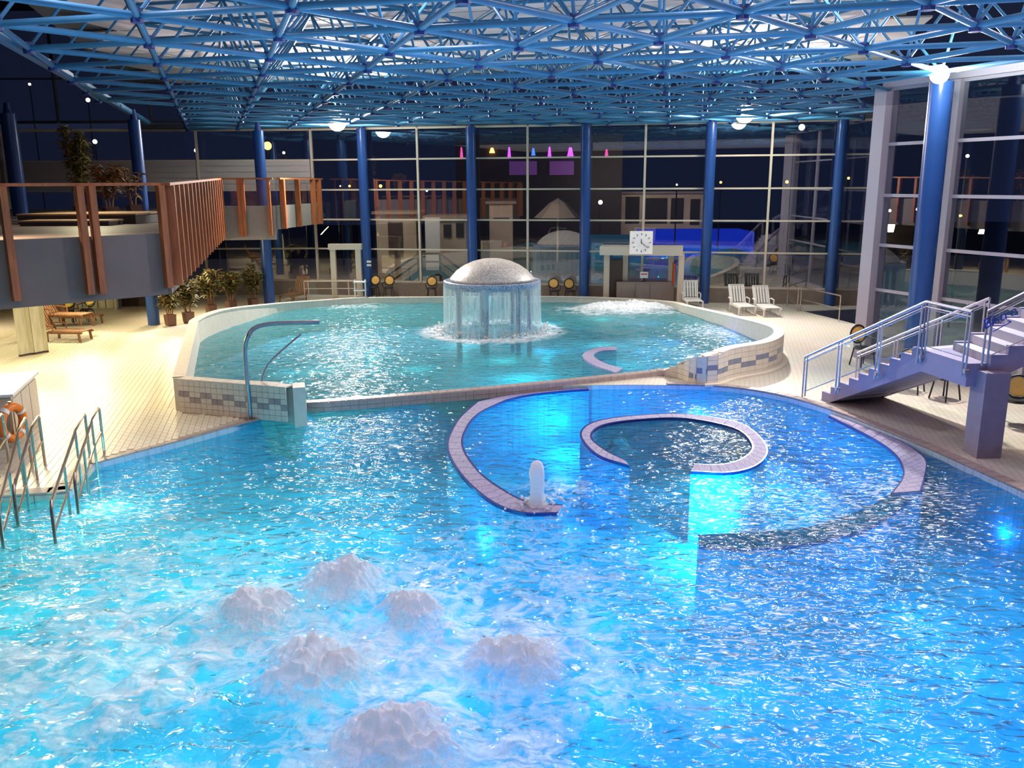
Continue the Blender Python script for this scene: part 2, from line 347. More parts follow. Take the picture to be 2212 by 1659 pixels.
def fallmat(name):
    """falling sheet of water: clear with white streaks"""
    m, nt = new_mat(name); L = nt.links
    out = N(nt, 'ShaderNodeOutputMaterial'); tc = N(nt, 'ShaderNodeTexCoord'); mp = N(nt, 'ShaderNodeMapping'); mp.inputs['Scale'].default_value = (6, 6, 0.4); L.new(tc.outputs['Object'], mp.inputs[0])
    no = N(nt, 'ShaderNodeTexNoise'); no.inputs['Scale'].default_value = 1.6; no.inputs['Detail'].default_value = 5; no.inputs['Roughness'].default_value = 0.7; L.new(mp.outputs[0], no.inputs['Vector'])
    mr = N(nt, 'ShaderNodeMapRange'); mr.inputs[1].default_value = 0.40; mr.inputs[2].default_value = 0.68; mr.inputs[3].default_value = 0.08; mr.inputs[4].default_value = 0.55; L.new(no.outputs[0], mr.inputs[0])
    tr = N(nt, 'ShaderNodeBsdfTransparent'); tr.inputs[0].default_value = (0.92, 0.98, 1, 1)
    d = N(nt, 'ShaderNodeBsdfDiffuse'); d.inputs[0].default_value = (0.9, 0.94, 0.95, 1); t = N(nt, 'ShaderNodeBsdfTranslucent'); t.inputs[0].default_value = (0.9, 0.96, 1, 1)
    g = N(nt, 'ShaderNodeBsdfGlossy'); g.inputs['Roughness'].default_value = 0.12
    a = N(nt, 'ShaderNodeMixShader'); a.inputs[0].default_value = 0.5; L.new(d.outputs[0], a.inputs[1]); L.new(t.outputs[0], a.inputs[2])
    b = N(nt, 'ShaderNodeMixShader'); b.inputs[0].default_value = 0.15; L.new(a.outputs[0], b.inputs[1]); L.new(g.outputs[0], b.inputs[2])
    c = N(nt, 'ShaderNodeMixShader'); L.new(mr.outputs[0], c.inputs[0]); L.new(tr.outputs[0], c.inputs[1]); L.new(b.outputs[0], c.inputs[2])
    L.new(c.outputs[0], out.inputs[0]); return m

DROT = math.atan2(0.25, 0.97)
M = dict(
    grout=mat('deck_grout', (0.50, 0.46, 0.38), 0.7, var=0.1),
    deck=tilemat('deck_tiles', (0.70, 0.63, 0.53), (0.67, 0.60, 0.50), (0.55, 0.49, 0.41), 0.25, 0.125, DROT + PI / 2, 0.4, bump=0.2),
    tile=mat('deck_tile', (0.78, 0.73, 0.60), 0.38, var=0.06, vscale=1.5),
    cream=mat('cream_tile', (0.70, 0.62, 0.52), 0.55, var=0.08),
    accentb=mat('dull_mauve_tile', (0.36, 0.30, 0.30), 0.5, var=0.15),
    accent=mat('grey_blue_tile', (0.22, 0.24, 0.33), 0.3, var=0.15),
    coping=mat('coping_tile', (0.42, 0.32, 0.30), 0.35, var=0.15),
    basin=tilemat('basin_tiles', (0.50, 0.66, 0.80), (0.46, 0.62, 0.78), (0.40, 0.54, 0.70), 0.2, 0.2, 0.3, 0.5),
    lilac=tilemat('lilac_tiles', (0.36, 0.32, 0.50), (0.33, 0.30, 0.47), (0.25, 0.24, 0.45), 0.22, 0.22, 0.1, 0.65, 0.012),
    navy=mat('navy_edge_tile', (0.02, 0.03, 0.20), 0.3),
    truss=mat('blue_truss_paint', (0.055, 0.22, 0.40), 0.38, var=0.1),
    node=mat('dark_blue_node', (0.02, 0.05, 0.22), 0.4),
    panel=mat('ceiling_panel', (0.66, 0.58, 0.60), 0.7, var=0.12, vscale=0.6),
    purlin=mat('dark_purlin', (0.10, 0.11, 0.12), 0.6),
    column=mat('blue_column_paint', (0.022, 0.075, 0.27), 0.3, var=0.05),
    frame=mat('beige_metal_frame', (0.66, 0.54, 0.42), 0.4),
    mauve=mat('mauve_metal_frame', (0.42, 0.38, 0.46), 0.4),
    darkframe=mat('dark_frame', (0.05, 0.05, 0.06), 0.5),
    pane=glassmat('window_glass', (0.80, 0.82, 0.86), 0.95, f0=0.09),
    clear=glassmat('clear_glass', (0.93, 0.96, 0.97), 0.6, f0=0.03),
    wood=mat('reddish_brown_wood', (0.46, 0.13, 0.04), 0.5, var=0.35, vscale=3, stretch=(6, 6, 0.6)),
    woodp=mat('pale_wood', (0.52, 0.32, 0.18), 0.5, var=0.2, stretch=(1, 8, 8)),
    fascia=mat('grey_mauve_render', (0.20, 0.145, 0.13), 0.75, var=0.12, vscale=1.2),
    fasciab=mat('beige_render', (0.30, 0.25, 0.22), 0.75, var=0.08),
    mezz=mat('mezzanine_floor', (0.22, 0.14, 0.13), 0.5, var=0.08),
    plaster=mat('cream_plaster', (0.72, 0.66, 0.50), 0.8, var=0.06),
    darkwood=mat('dark_brown', (0.07, 0.045, 0.035), 0.6),
    white=mat('white_plastic', (0.82, 0.79, 0.74), 0.4, var=0.05),
    whitem=mat('white_metal', (0.85, 0.85, 0.83), 0.35),
    steel=mat('stainless_steel', (0.55, 0.46, 0.38), 0.25, metal=0.9),
    steelm=mat('mauve_steel', (0.50, 0.46, 0.56), 0.25, metal=0.75),
    gun=mat('gunmetal_pipe', (0.30, 0.29, 0.32), 0.3, metal=0.8),
    concrete=mat('mauve_painted_concrete', (0.30, 0.26, 0.42), 0.7, var=0.08),
    black=mat('black_plastic', (0.012, 0.012, 0.014), 0.5),
    orange=mat('orange_plastic', (0.85, 0.22, 0.02), 0.4, var=0.1),
    amber=mat('amber_fabric', (0.95, 0.50, 0.12), 0.6),
    yellow=mat('yellow_fabric', (0.92, 0.70, 0.12), 0.6),
    brown=mat('brown_slats', (0.32, 0.16, 0.08), 0.55, var=0.2),
    terra=mat('brown_planter', (0.16, 0.07, 0.045), 0.6, var=0.15),
    leaf=mat('olive_leaves', (0.09, 0.12, 0.03), 0.5, col2=(0.22, 0.13, 0.04), vscale=9),
    stem=mat('rusty_stem', (0.30, 0.12, 0.04), 0.7, var=0.3),
    curtain=mat('cream_marbled_cloth', (0.80, 0.76, 0.56), 0.7, col2=(0.62, 0.58, 0.40), vscale=2.2, stretch=(3, 3, 0.6)),
    mosaic=mat('pale_mosaic', (0.80, 0.72, 0.64), 0.3, col2=(0.42, 0.40, 0.40), vscale=16, bump=0.4, bscale=30),
    bmosaic=mat('blue_grey_mosaic', (0.12, 0.17, 0.34), 0.3, col2=(0.55, 0.60, 0.68), vscale=22),
    plant2=mat('dry_leaves', (0.13, 0.09, 0.03), 0.6, col2=(0.30, 0.13, 0.05), vscale=8),
    cloth=mat('blue_lettering', (0.02, 0.06, 0.5), 0.5),
    asphalt=mat('night_ground', (0.05, 0.05, 0.055), 0.8, var=0.3),
    outw=mat('pale_rendered_wall', (0.55, 0.46, 0.36), 0.8, var=0.15, vscale=0.8),
    outd=mat('dark_facade', (0.035, 0.03, 0.035), 0.8),
    glow=emitmat('lamp_glow', (1.0, 0.93, 0.82), 90),
    osun=emitmat('orange_lamp_glow', (1.0, 0.42, 0.08), 9),
    wlamp=emitmat('white_lamp_glow', (1.0, 0.85, 0.65), 4),
    plamp=emitmat('purple_lamp_glow', (0.75, 0.12, 1.0), 2.2),
    blamp=emitmat('blue_lamp_glow', (0.08, 0.25, 1.0), 2.0),
    mlamp=emitmat('magenta_lamp_glow', (1.0, 0.12, 0.45), 1.6),
    bluepool=emitmat('lit_blue_water', (0.01, 0.035, 0.55), 0.9),
    tealpool=emitmat('lit_teal_water', (0.03, 0.10, 0.16), 0.6),
    winlit=emitmat('lit_window', (0.55, 0.36, 0.20), 0.22),
    foam=foammat('white_foam', (0.9, 0.95, 1.0), 0.3, 9), jet=foammat('white_jet', (1, 0.95, 0.98), 0.35, 30), fall=fallmat('falling_water'))

def letters(body, size, loc, rot, m, parent, extrude=.004, shear=0):
    tx = bpy.data.curves.new('tmp', 'FONT'); tx.body = body; tx.size = size; tx.extrude = extrude; tx.shear = shear
    t_ = bpy.data.objects.new('tmp', tx); COL.objects.link(t_); bpy.context.view_layer.update()
    me = bpy.data.meshes.new_from_object(t_); bpy.data.objects.remove(t_); me.materials.clear(); me.materials.append(m)
    o = bpy.data.objects.new('lettering', me); COL.objects.link(o); o.parent = parent; o.location = Vector(loc) - offset_of(parent); o.rotation_euler = rot
    return o

# ------------------------------------------------------------------ plan of the hall
FAC_D = Vector((1, -0.2)).normalized(); FAC_P = Vector((8.16, 36.9))
def fac(x, y, off=0.0): return atL(x, y, (FAC_P.x, FAC_P.y - off), FAC_D)
e1 = Vector((2.408, -0.611)); e2 = Vector((-0.812, 2.419)); LO = Vector((0.163, 16.503)); ROOFZ = 7.4
WATER_L, WATER_U = -0.12, 0.06
# lower pool edge (inside of coping), from the left round the back to the right
low_px = [(0, 1072), (150, 1062), (200, 1003), (300, 976), (400, 950), (500, 922), (620, 893)]
low_a = [at(x, y, 0) for x, y in low_px]
low_b = spline([Vector((*at(x, y, -0.14 if x < 1150 else -.07 if x < 1300 else 0).xy, 0)) for x, y in [(620, 893), (760, 884), (900, 874), (1040, 858), (1250, 838), (1480, 832), (1600, 840), (1700, 858), (1800, 888), (1900, 926), (2000, 967), (2100, 1012), (2212, 1063)]], 5)
LOWER = [Vector((-12.5, low_a[0].y - 0.05, 0))] + low_a[:-1] + low_b + [Vector((9.1, 10.5, 0)), Vector((9.4, 2.5, 0)), Vector((-12.5, 2.5, 0))]
pool_fill_lamps([(p.x, p.y) for p in LOWER])
up_px = [(640, 868, .1), (900, 848, .1), (1100, 831, .1), (1300, 811, .1), (1420, 798, .12), (1480, 786, .35), (1526, 766, .74), (1560, 752, .8), (1600, 745, .8), (1645, 737, .8),
         (1672, 721, .8), (1655, 704, .65), (1560, 680, .45), (1480, 662, .32), (1430, 652, .29), (1250, 643, .27), (1000, 643, .27), (780, 645, .27), (700, 650, .28), (600, 657, .4), (500, 668, .7), (450, 682, .75), (428, 694, .75)]
up_back = spline([at(*p) for p in up_px], 5)
up_left = [at(400, 815, .75), at(600, 825, .75), at(632, 833, .75)]
UPPER = up_back + up_left
PIT = [at(1736, 672, 0), at(1880, 666, 0), at(1930, 705, 0), at(1862, 703, 0)]

def norm_out(pts, closed, poly):
    n = len(pts); out = []
    for i in range(n):
        a = pts[i - 1] if (closed or i > 0) else pts[i]; b = pts[(i + 1) % n] if (closed or i < n - 1) else pts[i]
        t = Vector((b.x - a.x, b.y - a.y, 0)).normalized(); out.append(Vector((t.y, -t.x, 0)))
    # make them point out of poly
    c = pts[n // 3] + out[n // 3] * 0.05
    if inside(np.array([c.x]), np.array([c.y]), poly)[0]: out = [-v for v in out]
    return out

# ---- floor with openings for the pools
def floor_poly():
    outer = [(-34, -3), (34, -3), (34, 60), (-34, 60)]
    nrm = norm_out(UPPER, True, UPPER)
    uo = [(p.x + q.x * 0.1, p.y + q.y * 0.1) for p, q in zip(UPPER, nrm)]
    polys = [outer, [(p.x, p.y) for p in LOWER][::-1], uo, [(p.x, p.y) for p in PIT]]
    flat = [p for q in polys for p in q]
    tri = geometry.tessellate_polygon([[Vector((p[0], p[1], 0)) for p in q] for q in polys])
    mb = MB(); mb.add([(p[0], p[1], -0.006) for p in flat], [tuple(t) for t in tri]); return mb
floor = floor_poly().build('floor', M['deck'], kind='structure', label='cream ribbed tile pool deck around both pools', cat='floor')
# ribbed tiles laid on the left deck: the nearest 300 singly, the rest joined
def deck_tiles():
    dx = Vector((math.cos(DROT), math.sin(DROT), 0)); dy = Vector((-math.sin(DROT), math.cos(DROT), 0)); o0 = Vector((-7.8, 15.6, 0))
    keep = []
    lown = [(p.x, p.y) for p in LOWER]; upn = [(p.x - 0.35 * 0, p.y) for p in UPPER]
    zone = [(-12.4, 13.3), (-7.2, 13.6), (-7.7, 15.5), (-5.2, 19.2), (-7.6, 19.2), (-10.5, 28.5), (-17, 31), (-17, 17)]
    for i in range(-75, 32):
        for j in range(-14, 78):
            c = o0 + dx * (i * 0.125) + dy * (j * 0.25 + (0.125 if i % 2 else 0))
            keep.append((c.x, c.y))
    K = np.array(keep); ok = inside(K[:, 0], K[:, 1], zone)
    for (sx, sy) in ((-.14, 0), (.14, 0), (0, -.14), (0, .14)):
        ok &= ~inside(K[:, 0] + sx, K[:, 1] + sy, lown); ok &= ~inside(K[:, 0] + sx * 3, K[:, 1] + sy * 3, upn)
    K = K[ok]; d = np.hypot(K[:, 0] + 7.4, K[:, 1] - 14.6); K = K[np.argsort(d)]
    base = MB(); base.box((0, 0, -0.001), (0.115, 0.240, 0.012), DROT)
    p = base.build('deck_tile', M['tile'], floor); p.location = (K[0][0], K[0][1], 0)
    for q in K[1:300]:
        c = p.copy(); COL.objects.link(c); c.location = (q[0], q[1], 0)
    rest = MB()
    for q in K[300:]: rest.box((q[0], q[1], -0.001), (0.115, 0.240, 0.012), DROT)
    rest.build('deck_tile_field', M['tile'], floor, kind='stuff')
deck_tiles()

# ---- basins
def ribbon(pts, nrm, w, top, zin, zout):
    """closed section strip: inner edge pts, width w outward"""
    mb = MB(); n = len(pts); vs = []; fs = []
    for p, q in zip(pts, nrm):
        t = p.z if top is None else top; o = p + q * w
        vs += [(p.x, p.y, zin), (p.x, p.y, t), (o.x, o.y, t), (o.x, o.y, zout)]
    for i in range(n - 1):
        for k in range(3): fs.append((4 * i + k, 4 * i + k + 1, 4 * (i + 1) + k + 1, 4 * (i + 1) + k))
        fs.append((4 * i + 3, 4 * i, 4 * (i + 1), 4 * (i + 1) + 3))
    fs += [(0, 1, 2, 3), (4 * n - 1, 4 * n - 2, 4 * n - 3, 4 * n - 4)]
    return mb.add(vs, fs)
lp = empty('lower_pool_basin', (0, 0, 0)); lp['kind'] = 'structure'; lp['label'] = 'large curved lower pool basin sunk in the deck'
bf = MB(); bf.prism([(p.x, p.y) for p in LOWER], -1.6, -1.45); bf.build('basin_floor', M['basin'], lp)
wl = MB(); lc = LOWER + [LOWER[0]]; nl = norm_out(LOWER, True, [(p.x, p.y) for p in LOWER]); nl = nl + [nl[0]]
wl = ribbon([Vector((p.x, p.y, -0.012)) for p in lc], nl, 0.06, -0.012, -1.46, -1.46); wl.build('basin_wall', M['basin'], lp)
ub = empty('raised_pool_basin', (0, 0, 0)); ub['kind'] = 'structure'; ub['label'] = 'raised upper pool basin with tiled rim behind the lower pool'
bf = MB(); bf.prism([(p.x, p.y) for p in UPPER], -1.05, -0.95); bf.build('basin_floor', M['basin'], ub)
uc = UPPER + [UPPER[0]]; nu = norm_out(UPPER, True, [(p.x, p.y) for p in UPPER]); nuc = nu + [nu[0]]
ribbon(uc, nuc, 0.26, None, -0.96, -0.01).build('rim_wall', M['cream'], ub)

def face_tiles(pts, nrm, w, tw, th, z0, name, matf, parent, proud=0.012, cap=True, d=0.03):
    """tiles on the outer face (and top) of a strip, one object each"""
    P = [Vector((p.x + q.x * w, p.y + q.y * w, p.z)) for p, q in zip(pts, nrm)]
    R = resample(P, tw); cnt = 0
    for i in range(len(R) - 1):
        a, b = R[i], R[i + 1]; zt = (a.z + b.z) / 2; rz = math.atan2(b.y - a.y, b.x - a.x); L = math.hypot(b.x - a.x, b.y - a.y)
        rows = max(1, int((zt - z0) / th + 0.3)); hh = (zt - z0) / rows
        for k in range(rows):
            c = Vector(((a.x + b.x) / 2, (a.y + b.y) / 2, zt - hh * (k + 0.5)))
            MB().box(c, (L - 0.007, d, hh - 0.007), rz).build(name, matf(i, k, rows), parent); cnt += 1
    return cnt
LEFTWALL = [True]
# left front wall of the raised pool with its two staggered accent courses
def acc(i, k, rows):
    if rows >= 5 and ((k == 2 and (i // 2) % 2 == 0) or (k == 3 and (i // 2) % 2 == 1)): return M['accent'] if i < 0 else M['accentb'] if LEFTWALL[0] else M['accent']
    return M['cream']
lf = [at(400, 815, .75), at(632, 833, .75)]; t = (lf[1] - lf[0]).normalized(); nn = Vector((t.y, -t.x, 0))
face_tiles(lf, [nn, nn], 0.262, 0.15, 0.12, 0.0, 'wall_tile', acc, ub)
LEFTWALL[0] = False
iR = [i for i, p in enumerate(UPPER) if i < len(up_back)]
seg = [i for i in range(5 * 5 - 2, 5 * 11 + 1)]
face_tiles([UPPER[i] for i in seg], [nu[i] for i in seg], 0.262, 0.28, 0.13, 0.0, 'wall_tile', acc, ub)
skirt = [UPPER[i] for i in range(5 * 6, 5 * 11 + 2)]; sn = [nu[i] for i in range(5 * 6, 5 * 11 + 2)]
ribbon([Vector((p.x + q.x * 0.26, p.y + q.y * 0.26, 0.16)) for p, q in zip(skirt, sn)], sn, 0.16, 0.05, -0.01, -0.01).build('wall_foot', M['cream'], ub)
# weir band between the pools
seg = [i for i in range(0, 5 * 4 + 2)]
wp = [UPPER[i] for i in seg]; wn = [nu[i] for i in seg]
face_tiles(wp, wn, 0.262, 0.2, 0.12, -0.14, 'weir_tile', lambda i, k, r: M['coping'], ub)
R = resample([Vector((p.x + q.x * 0.13, p.y + q.y * 0.13, p.z)) for p, q in zip(wp, wn)], 0.2)
for a, b in zip(R, R[1:]):
    MB().box(((a.x + b.x) / 2, (a.y + b.y) / 2, (a.z + b.z) / 2 + 0.004), ((b - a).length - 0.012, 0.25, 0.02), math.atan2(b.y - a.y, b.x - a.x)).build('coping_tile', M['coping'], ub)
# coping stones of the high rims
for rng in (range(5 * 5, 5 * 22), range(len(up_back) - 5, len(up_back))):
    idx = list(rng)
    R = resample([Vector((UPPER[i].x + nu[i].x * 0.13, UPPER[i].y + nu[i].y * 0.13, UPPER[i].z)) for i in idx], 0.45)
    for a, b in zip(R, R[1:]):
        X = (b - a).normalized(); Y = Vector((-X.y, X.x, 0)).normalized()
        MB().box((a + b) / 2 + Vector((0, 0, 0.012)), ((b - a).length - 0.012, 0.30, 0.03), ax=(X, Y, X.cross(Y))).build('coping_tile', M['cream'], ub)
for a0, b0 in ((at(428, 694, .75), at(400, 815, .75)), (at(400, 815, .75), at(632, 833, .75))):
    t = (b0 - a0).normalized(); q = Vector((t.y, -t.x, 0))
    if q.x * (-1) + q.y * (-.3) < 0: q = -q
    R = resample([a0 + q * 0.13, b0 + q * 0.13], 0.3)
    for a, b in zip(R, R[1:]):
        MB().box((a + b) / 2 + Vector((0, 0, 0.012)), ((b - a).length - 0.012, 0.29, 0.03), math.atan2(b.y - a.y, b.x - a.x)).build('coping_tile', M['cream'], ub)
# end pier where the left wall drops to the weir
e = at(632, 833, .75); MB().box((e.x + 0.12, e.y + 0.05, 0.3), (0.26, 0.5, 0.9), DROT).build('end_pier', M['cream'], ub)

# lower pool coping stones
def coping_run(pts, w, z, m, parent, step=0.25, poly=LOWER, name='coping_tile', h=0.03):
    R = resample(pts, step); nn = norm_out(R, False, [(p.x, p.y) for p in poly])
    for i in range(len(R) - 1):
        a, b = R[i], R[i + 1]; q = (nn[i] + nn[i + 1]) / 2; c = (a + b) / 2 + q * (w / 2)
        MB().box((c.x, c.y, z - h / 2), ((b - a).length - 0.01, w, h), math.atan2(b.y - a.y, b.x - a.x)).build(name, m, parent)
cr = empty('pool_coping', (0, 0, 0)); cr['kind'] = 'structure'; cr['label'] = 'brownish pink tile coping along the lower pool edge'
coping_run(low_a[2:], 0.12, 0.02, M['coping'], cr, 0.3)
coping_run([Vector((-12.0, low_a[0].y - 0.04, 0)), low_a[0], low_a[1], low_a[2]], 0.28, 0.012, M['cream'], cr, 0.35)
coping_run(low_b[24:] + [Vector((9.1, 10.5, 0))], 0.22, 0.03, M['coping'], cr, 0.25)
bw = resample([Vector((-12.0, low_a[0].y - 0.04, 0)), low_a[0], low_a[1], low_a[2]], 0.5)
for a, b in zip(bw, bw[1:]):
    t = (b - a).normalized(); q = Vector((t.y, -t.x, 0)); c = (a + b) / 2
    MB().box((c.x + q.x * 0.01, c.y + q.y * 0.01, -0.15), ((b - a).length - 0.012, 0.03, 0.24), math.atan2(t.y, t.x)).build('edge_tile', M['cream'], cr)

# submerged ring walls (whirlpool channel and inner C)
def ringwall(name, outer, inner, z, label, k=5, ztop=None):
    O = spline([at(x, y, z) for x, y in outer], k); I = spline([at(x, y, z) for x, y in inner], k); n = min(len(O), len(I))
    O, I = O[:n], I[:n]
    root = empty(name, (O[n // 2].x, O[n // 2].y, -1.45)); root['label'] = label; root['kind'] = 'structure'
    body = MB(); vs = []; fs = []
    for o, i in zip(O, I): vs += [(o.x, o.y, -1.46), (o.x, o.y, z - 0.012), (i.x, i.y, z - 0.012), (i.x, i.y, -1.46)]
    for j in range(n - 1):
        for q in range(4): fs.append((4 * j + q, 4 * j + (q + 1) % 4, 4 * (j + 1) + (q + 1) % 4, 4 * (j + 1) + q))
    fs += [(0, 1, 2, 3), (4 * n - 1, 4 * n - 2, 4 * n - 3, 4 * n - 4)]
    body.add(vs, fs).build('ring_body', M['basin'], root)
    for E, s in ((O, 'a'), (I, 'b')):
        e_ = MB(); C2 = I if E is O else O; vs = []; fs = []
        for p, c in zip(E, C2):
            d = (c - p).normalized() * 0.035; vs += [(p.x - d.x * .2, p.y - d.y * .2, z - 0.05), (p.x - d.x * .2, p.y - d.y * .2, z + 0.004), (p.x + d.x, p.y + d.y, z + 0.004), (p.x + d.x, p.y + d.y, z - 0.05)]
        for j in range(n - 1):
            for q in range(4): fs.append((4 * j + q, 4 * j + (q + 1) % 4, 4 * (j + 1) + (q + 1) % 4, 4 * (j + 1) + q))
        e_.add(vs, fs).build('edge_trim', M['navy'], root)
    # cover tiles
    m = max(2, round(sum((O[j + 1] - O[j]).length for j in range(n - 1)) / 0.28))
    for j in range(m):
        def smp(E, t):
            x = t * (n - 1); a = min(int(x), n - 2); return E[a].lerp(E[a + 1], x - a)
        a, b, c, d = smp(O, j / m), smp(O, (j + 1) / m), smp(I, (j + 1) / m), smp(I, j / m)
        g = 0.02; cen = (a + b + c + d) / 4
        q = [p.lerp(cen, 0.04) for p in (a, b, c, d)]
        MB().add([(p.x, p.y, z - 0.02) for p in q] + [(p.x, p.y, z + 0.001) for p in q], [(0, 1, 2, 3), (4, 5, 6, 7), (0, 1, 5, 4), (1, 2, 6, 5), (2, 3, 7, 6), (3, 0, 4, 7)]).build('cover_tile', M['lilac'], root)
    return root
ringwall('whirlpool_ring_wall', [(1205, 1108), (1120, 1106), (1050, 1076), (990, 1018), (965, 962), (985, 912), (1010, 885), (1030, 868)],
         [(1215, 1090), (1150, 1086), (1095, 1062), (1035, 1018), (1000, 962), (1012, 918), (1040, 890), (1095, 863)], -0.065, 'lilac tiled ring wall of the whirlpool, arc left of the water jet')
ringwall('whirlpool_ring_wall', [(1030, 868), (1100, 853), (1200, 842), (1270, 837)], [(1095, 863), (1140, 853), (1210, 845), (1272, 840)], -0.066, 'short lilac tiled wedge where the whirlpool ring meets the coping')
ringwall('whirlpool_ring_wall', [(1800, 890), (1900, 932), (1960, 960), (1998, 990), (2000, 1020), (1990, 1060)], [(1790, 898), (1880, 944), (1930, 978), (1950, 1010), (1948, 1035), (1925, 1065)], -0.07, 'lilac tiled ring wall at the right edge of the pool near the pillar')
ringwall('whirlpool_ring_wall', [(1985, 1062), (1900, 1128), (1780, 1168), (1620, 1186), (1510, 1180)], [(1922, 1068), (1870, 1098), (1750, 1138), (1600, 1152), (1508, 1156)], -0.2, 'submerged lilac ring wall below the water right of centre')
ringwall('inner_ring_wall', [(1360, 1006), (1290, 982), (1253, 940), (1280, 912), (1360, 898), (1480, 894), (1600, 914), (1656, 962), (1642, 1000), (1580, 1020), (1492, 1018)],
         [(1350, 994), (1305, 970), (1278, 942), (1303, 918), (1380, 906), (1480, 903), (1585, 924), (1624, 958), (1612, 984), (1565, 1002), (1500, 1002)], -0.06, 'lilac tiled C shaped wall around the inner whirlpool seat')
# bench inside the inner ring, and the little bench spiral of the raised pool
b_ = spline([at(x, y, -0.5) for x, y in [(1370, 985), (1340, 960), (1350, 935), (1420, 922), (1520, 925), (1580, 950), (1575, 975)]], 5)
MB().path([Vector((p.x, p.y, -0.6)) for p in b_], 0.2, 8).build('seat_ledge', M['basin'], lp)
o_ = [(1330, 806), (1283, 790), (1258, 768), (1290, 752), (1330, 750)]; i_ = [(1345, 797), (1305, 785), (1282, 769), (1300, 759), (1332, 757)]
O = spline([at(x, y, 0.08) for x, y in o_], 5); I = spline([at(x, y, 0.08) for x, y in i_], 5); br = empty('bench_spiral', (O[0].x, O[0].y, -0.95)); br['label'] = 'small curved lilac bench wall in the raised pool near its right end'; br['kind'] = 'structure'
mb = MB(); vs = []; fs = []; n = len(O)
for o, i in zip(O, I): vs += [(o.x, o.y, -0.96), (o.x, o.y, 0.1), (i.x, i.y, 0.1), (i.x, i.y, -0.96)]
for j in range(n - 1):
    for q in range(4): fs.append((4 * j + q, 4 * j + (q + 1) % 4, 4 * (j + 1) + (q + 1) % 4, 4 * (j + 1) + q))
mb.add(vs, fs + [(0, 1, 2, 3), (4 * n - 4, 4 * n - 3, 4 * n - 2, 4 * n - 1)]).build('bench_wall', M['lilac'], br)

# ------------------------------------------------------------------ water
def vnoise(X, Y, seed):
    """smooth value noise in numpy"""
    r = np.random.default_rng(seed); T = r.random((256, 256)).astype(np.float32)
    xi = np.floor(X).astype(int); yi = np.floor(Y).astype(int); fx = X - xi; fy = Y - yi
    fx = fx * fx * (3 - 2 * fx); fy = fy * fy * (3 - 2 * fy)
    g = lambda a, b: T[(a) % 256, (b) % 256]
    return (g(xi, yi) * (1 - fx) + g(xi + 1, yi) * fx) * (1 - fy) + (g(xi, yi + 1) * (1 - fx) + g(xi + 1, yi + 1) * fx) * fy - 0.5
BOIL = [(750, 1240, .55, .17), (540, 1300, .55, .15), (885, 1310, .42, .17), (670, 1430, .55, .15), (1120, 1410, .50, .15), (860, 1575, .50, .14)]
FOAMY = [(500, 1450, 4.2, 3.0, .95), (900, 1400, 2.6, 2.6, .95), (1130, 1450, 1.8, 2.0, .8), (250, 1250, 2.6, 2.4, .55), (1150, 1250, 2.0, 2.0, .5), (1090, 1180, 1.6, 1.5, .42), (900, 1650, 2.2, 1.6, .9), (60, 1500, 2.5, 2.5, .8), (1220, 1060, 1.0, .9, .50), (1170, 1090, .5, .5, .75)]
GLINT = [(1800, 1120, 3.2, 3.2, .9), (1950, 1060, 1.6, 1.6, 1.0), (1600, 960, 1.2, 2.0, .5), (1650, 1350, 3.5, 3.2, .85), (1400, 1300, 2.6, 2.6, .7), (800, 950, 3.6, 2.2, .75), (330, 990, 2.5, 1.5, .7), (250, 1110, 2.2, 1.6, .9), (1600, 1560, 3.0, 2.0, .65), (1350, 1080, 1.6, 1.6, .6)]
def field(X, Y, lst, z):
    out = np.zeros_like(X)
    for (px, py, rx, ry, a) in lst:
        p = at(px, py, z); out = np.maximum(out, a * np.exp(-(((X - p.x) / rx) ** 2 + ((Y - p.y) / ry) ** 2)))
    return out
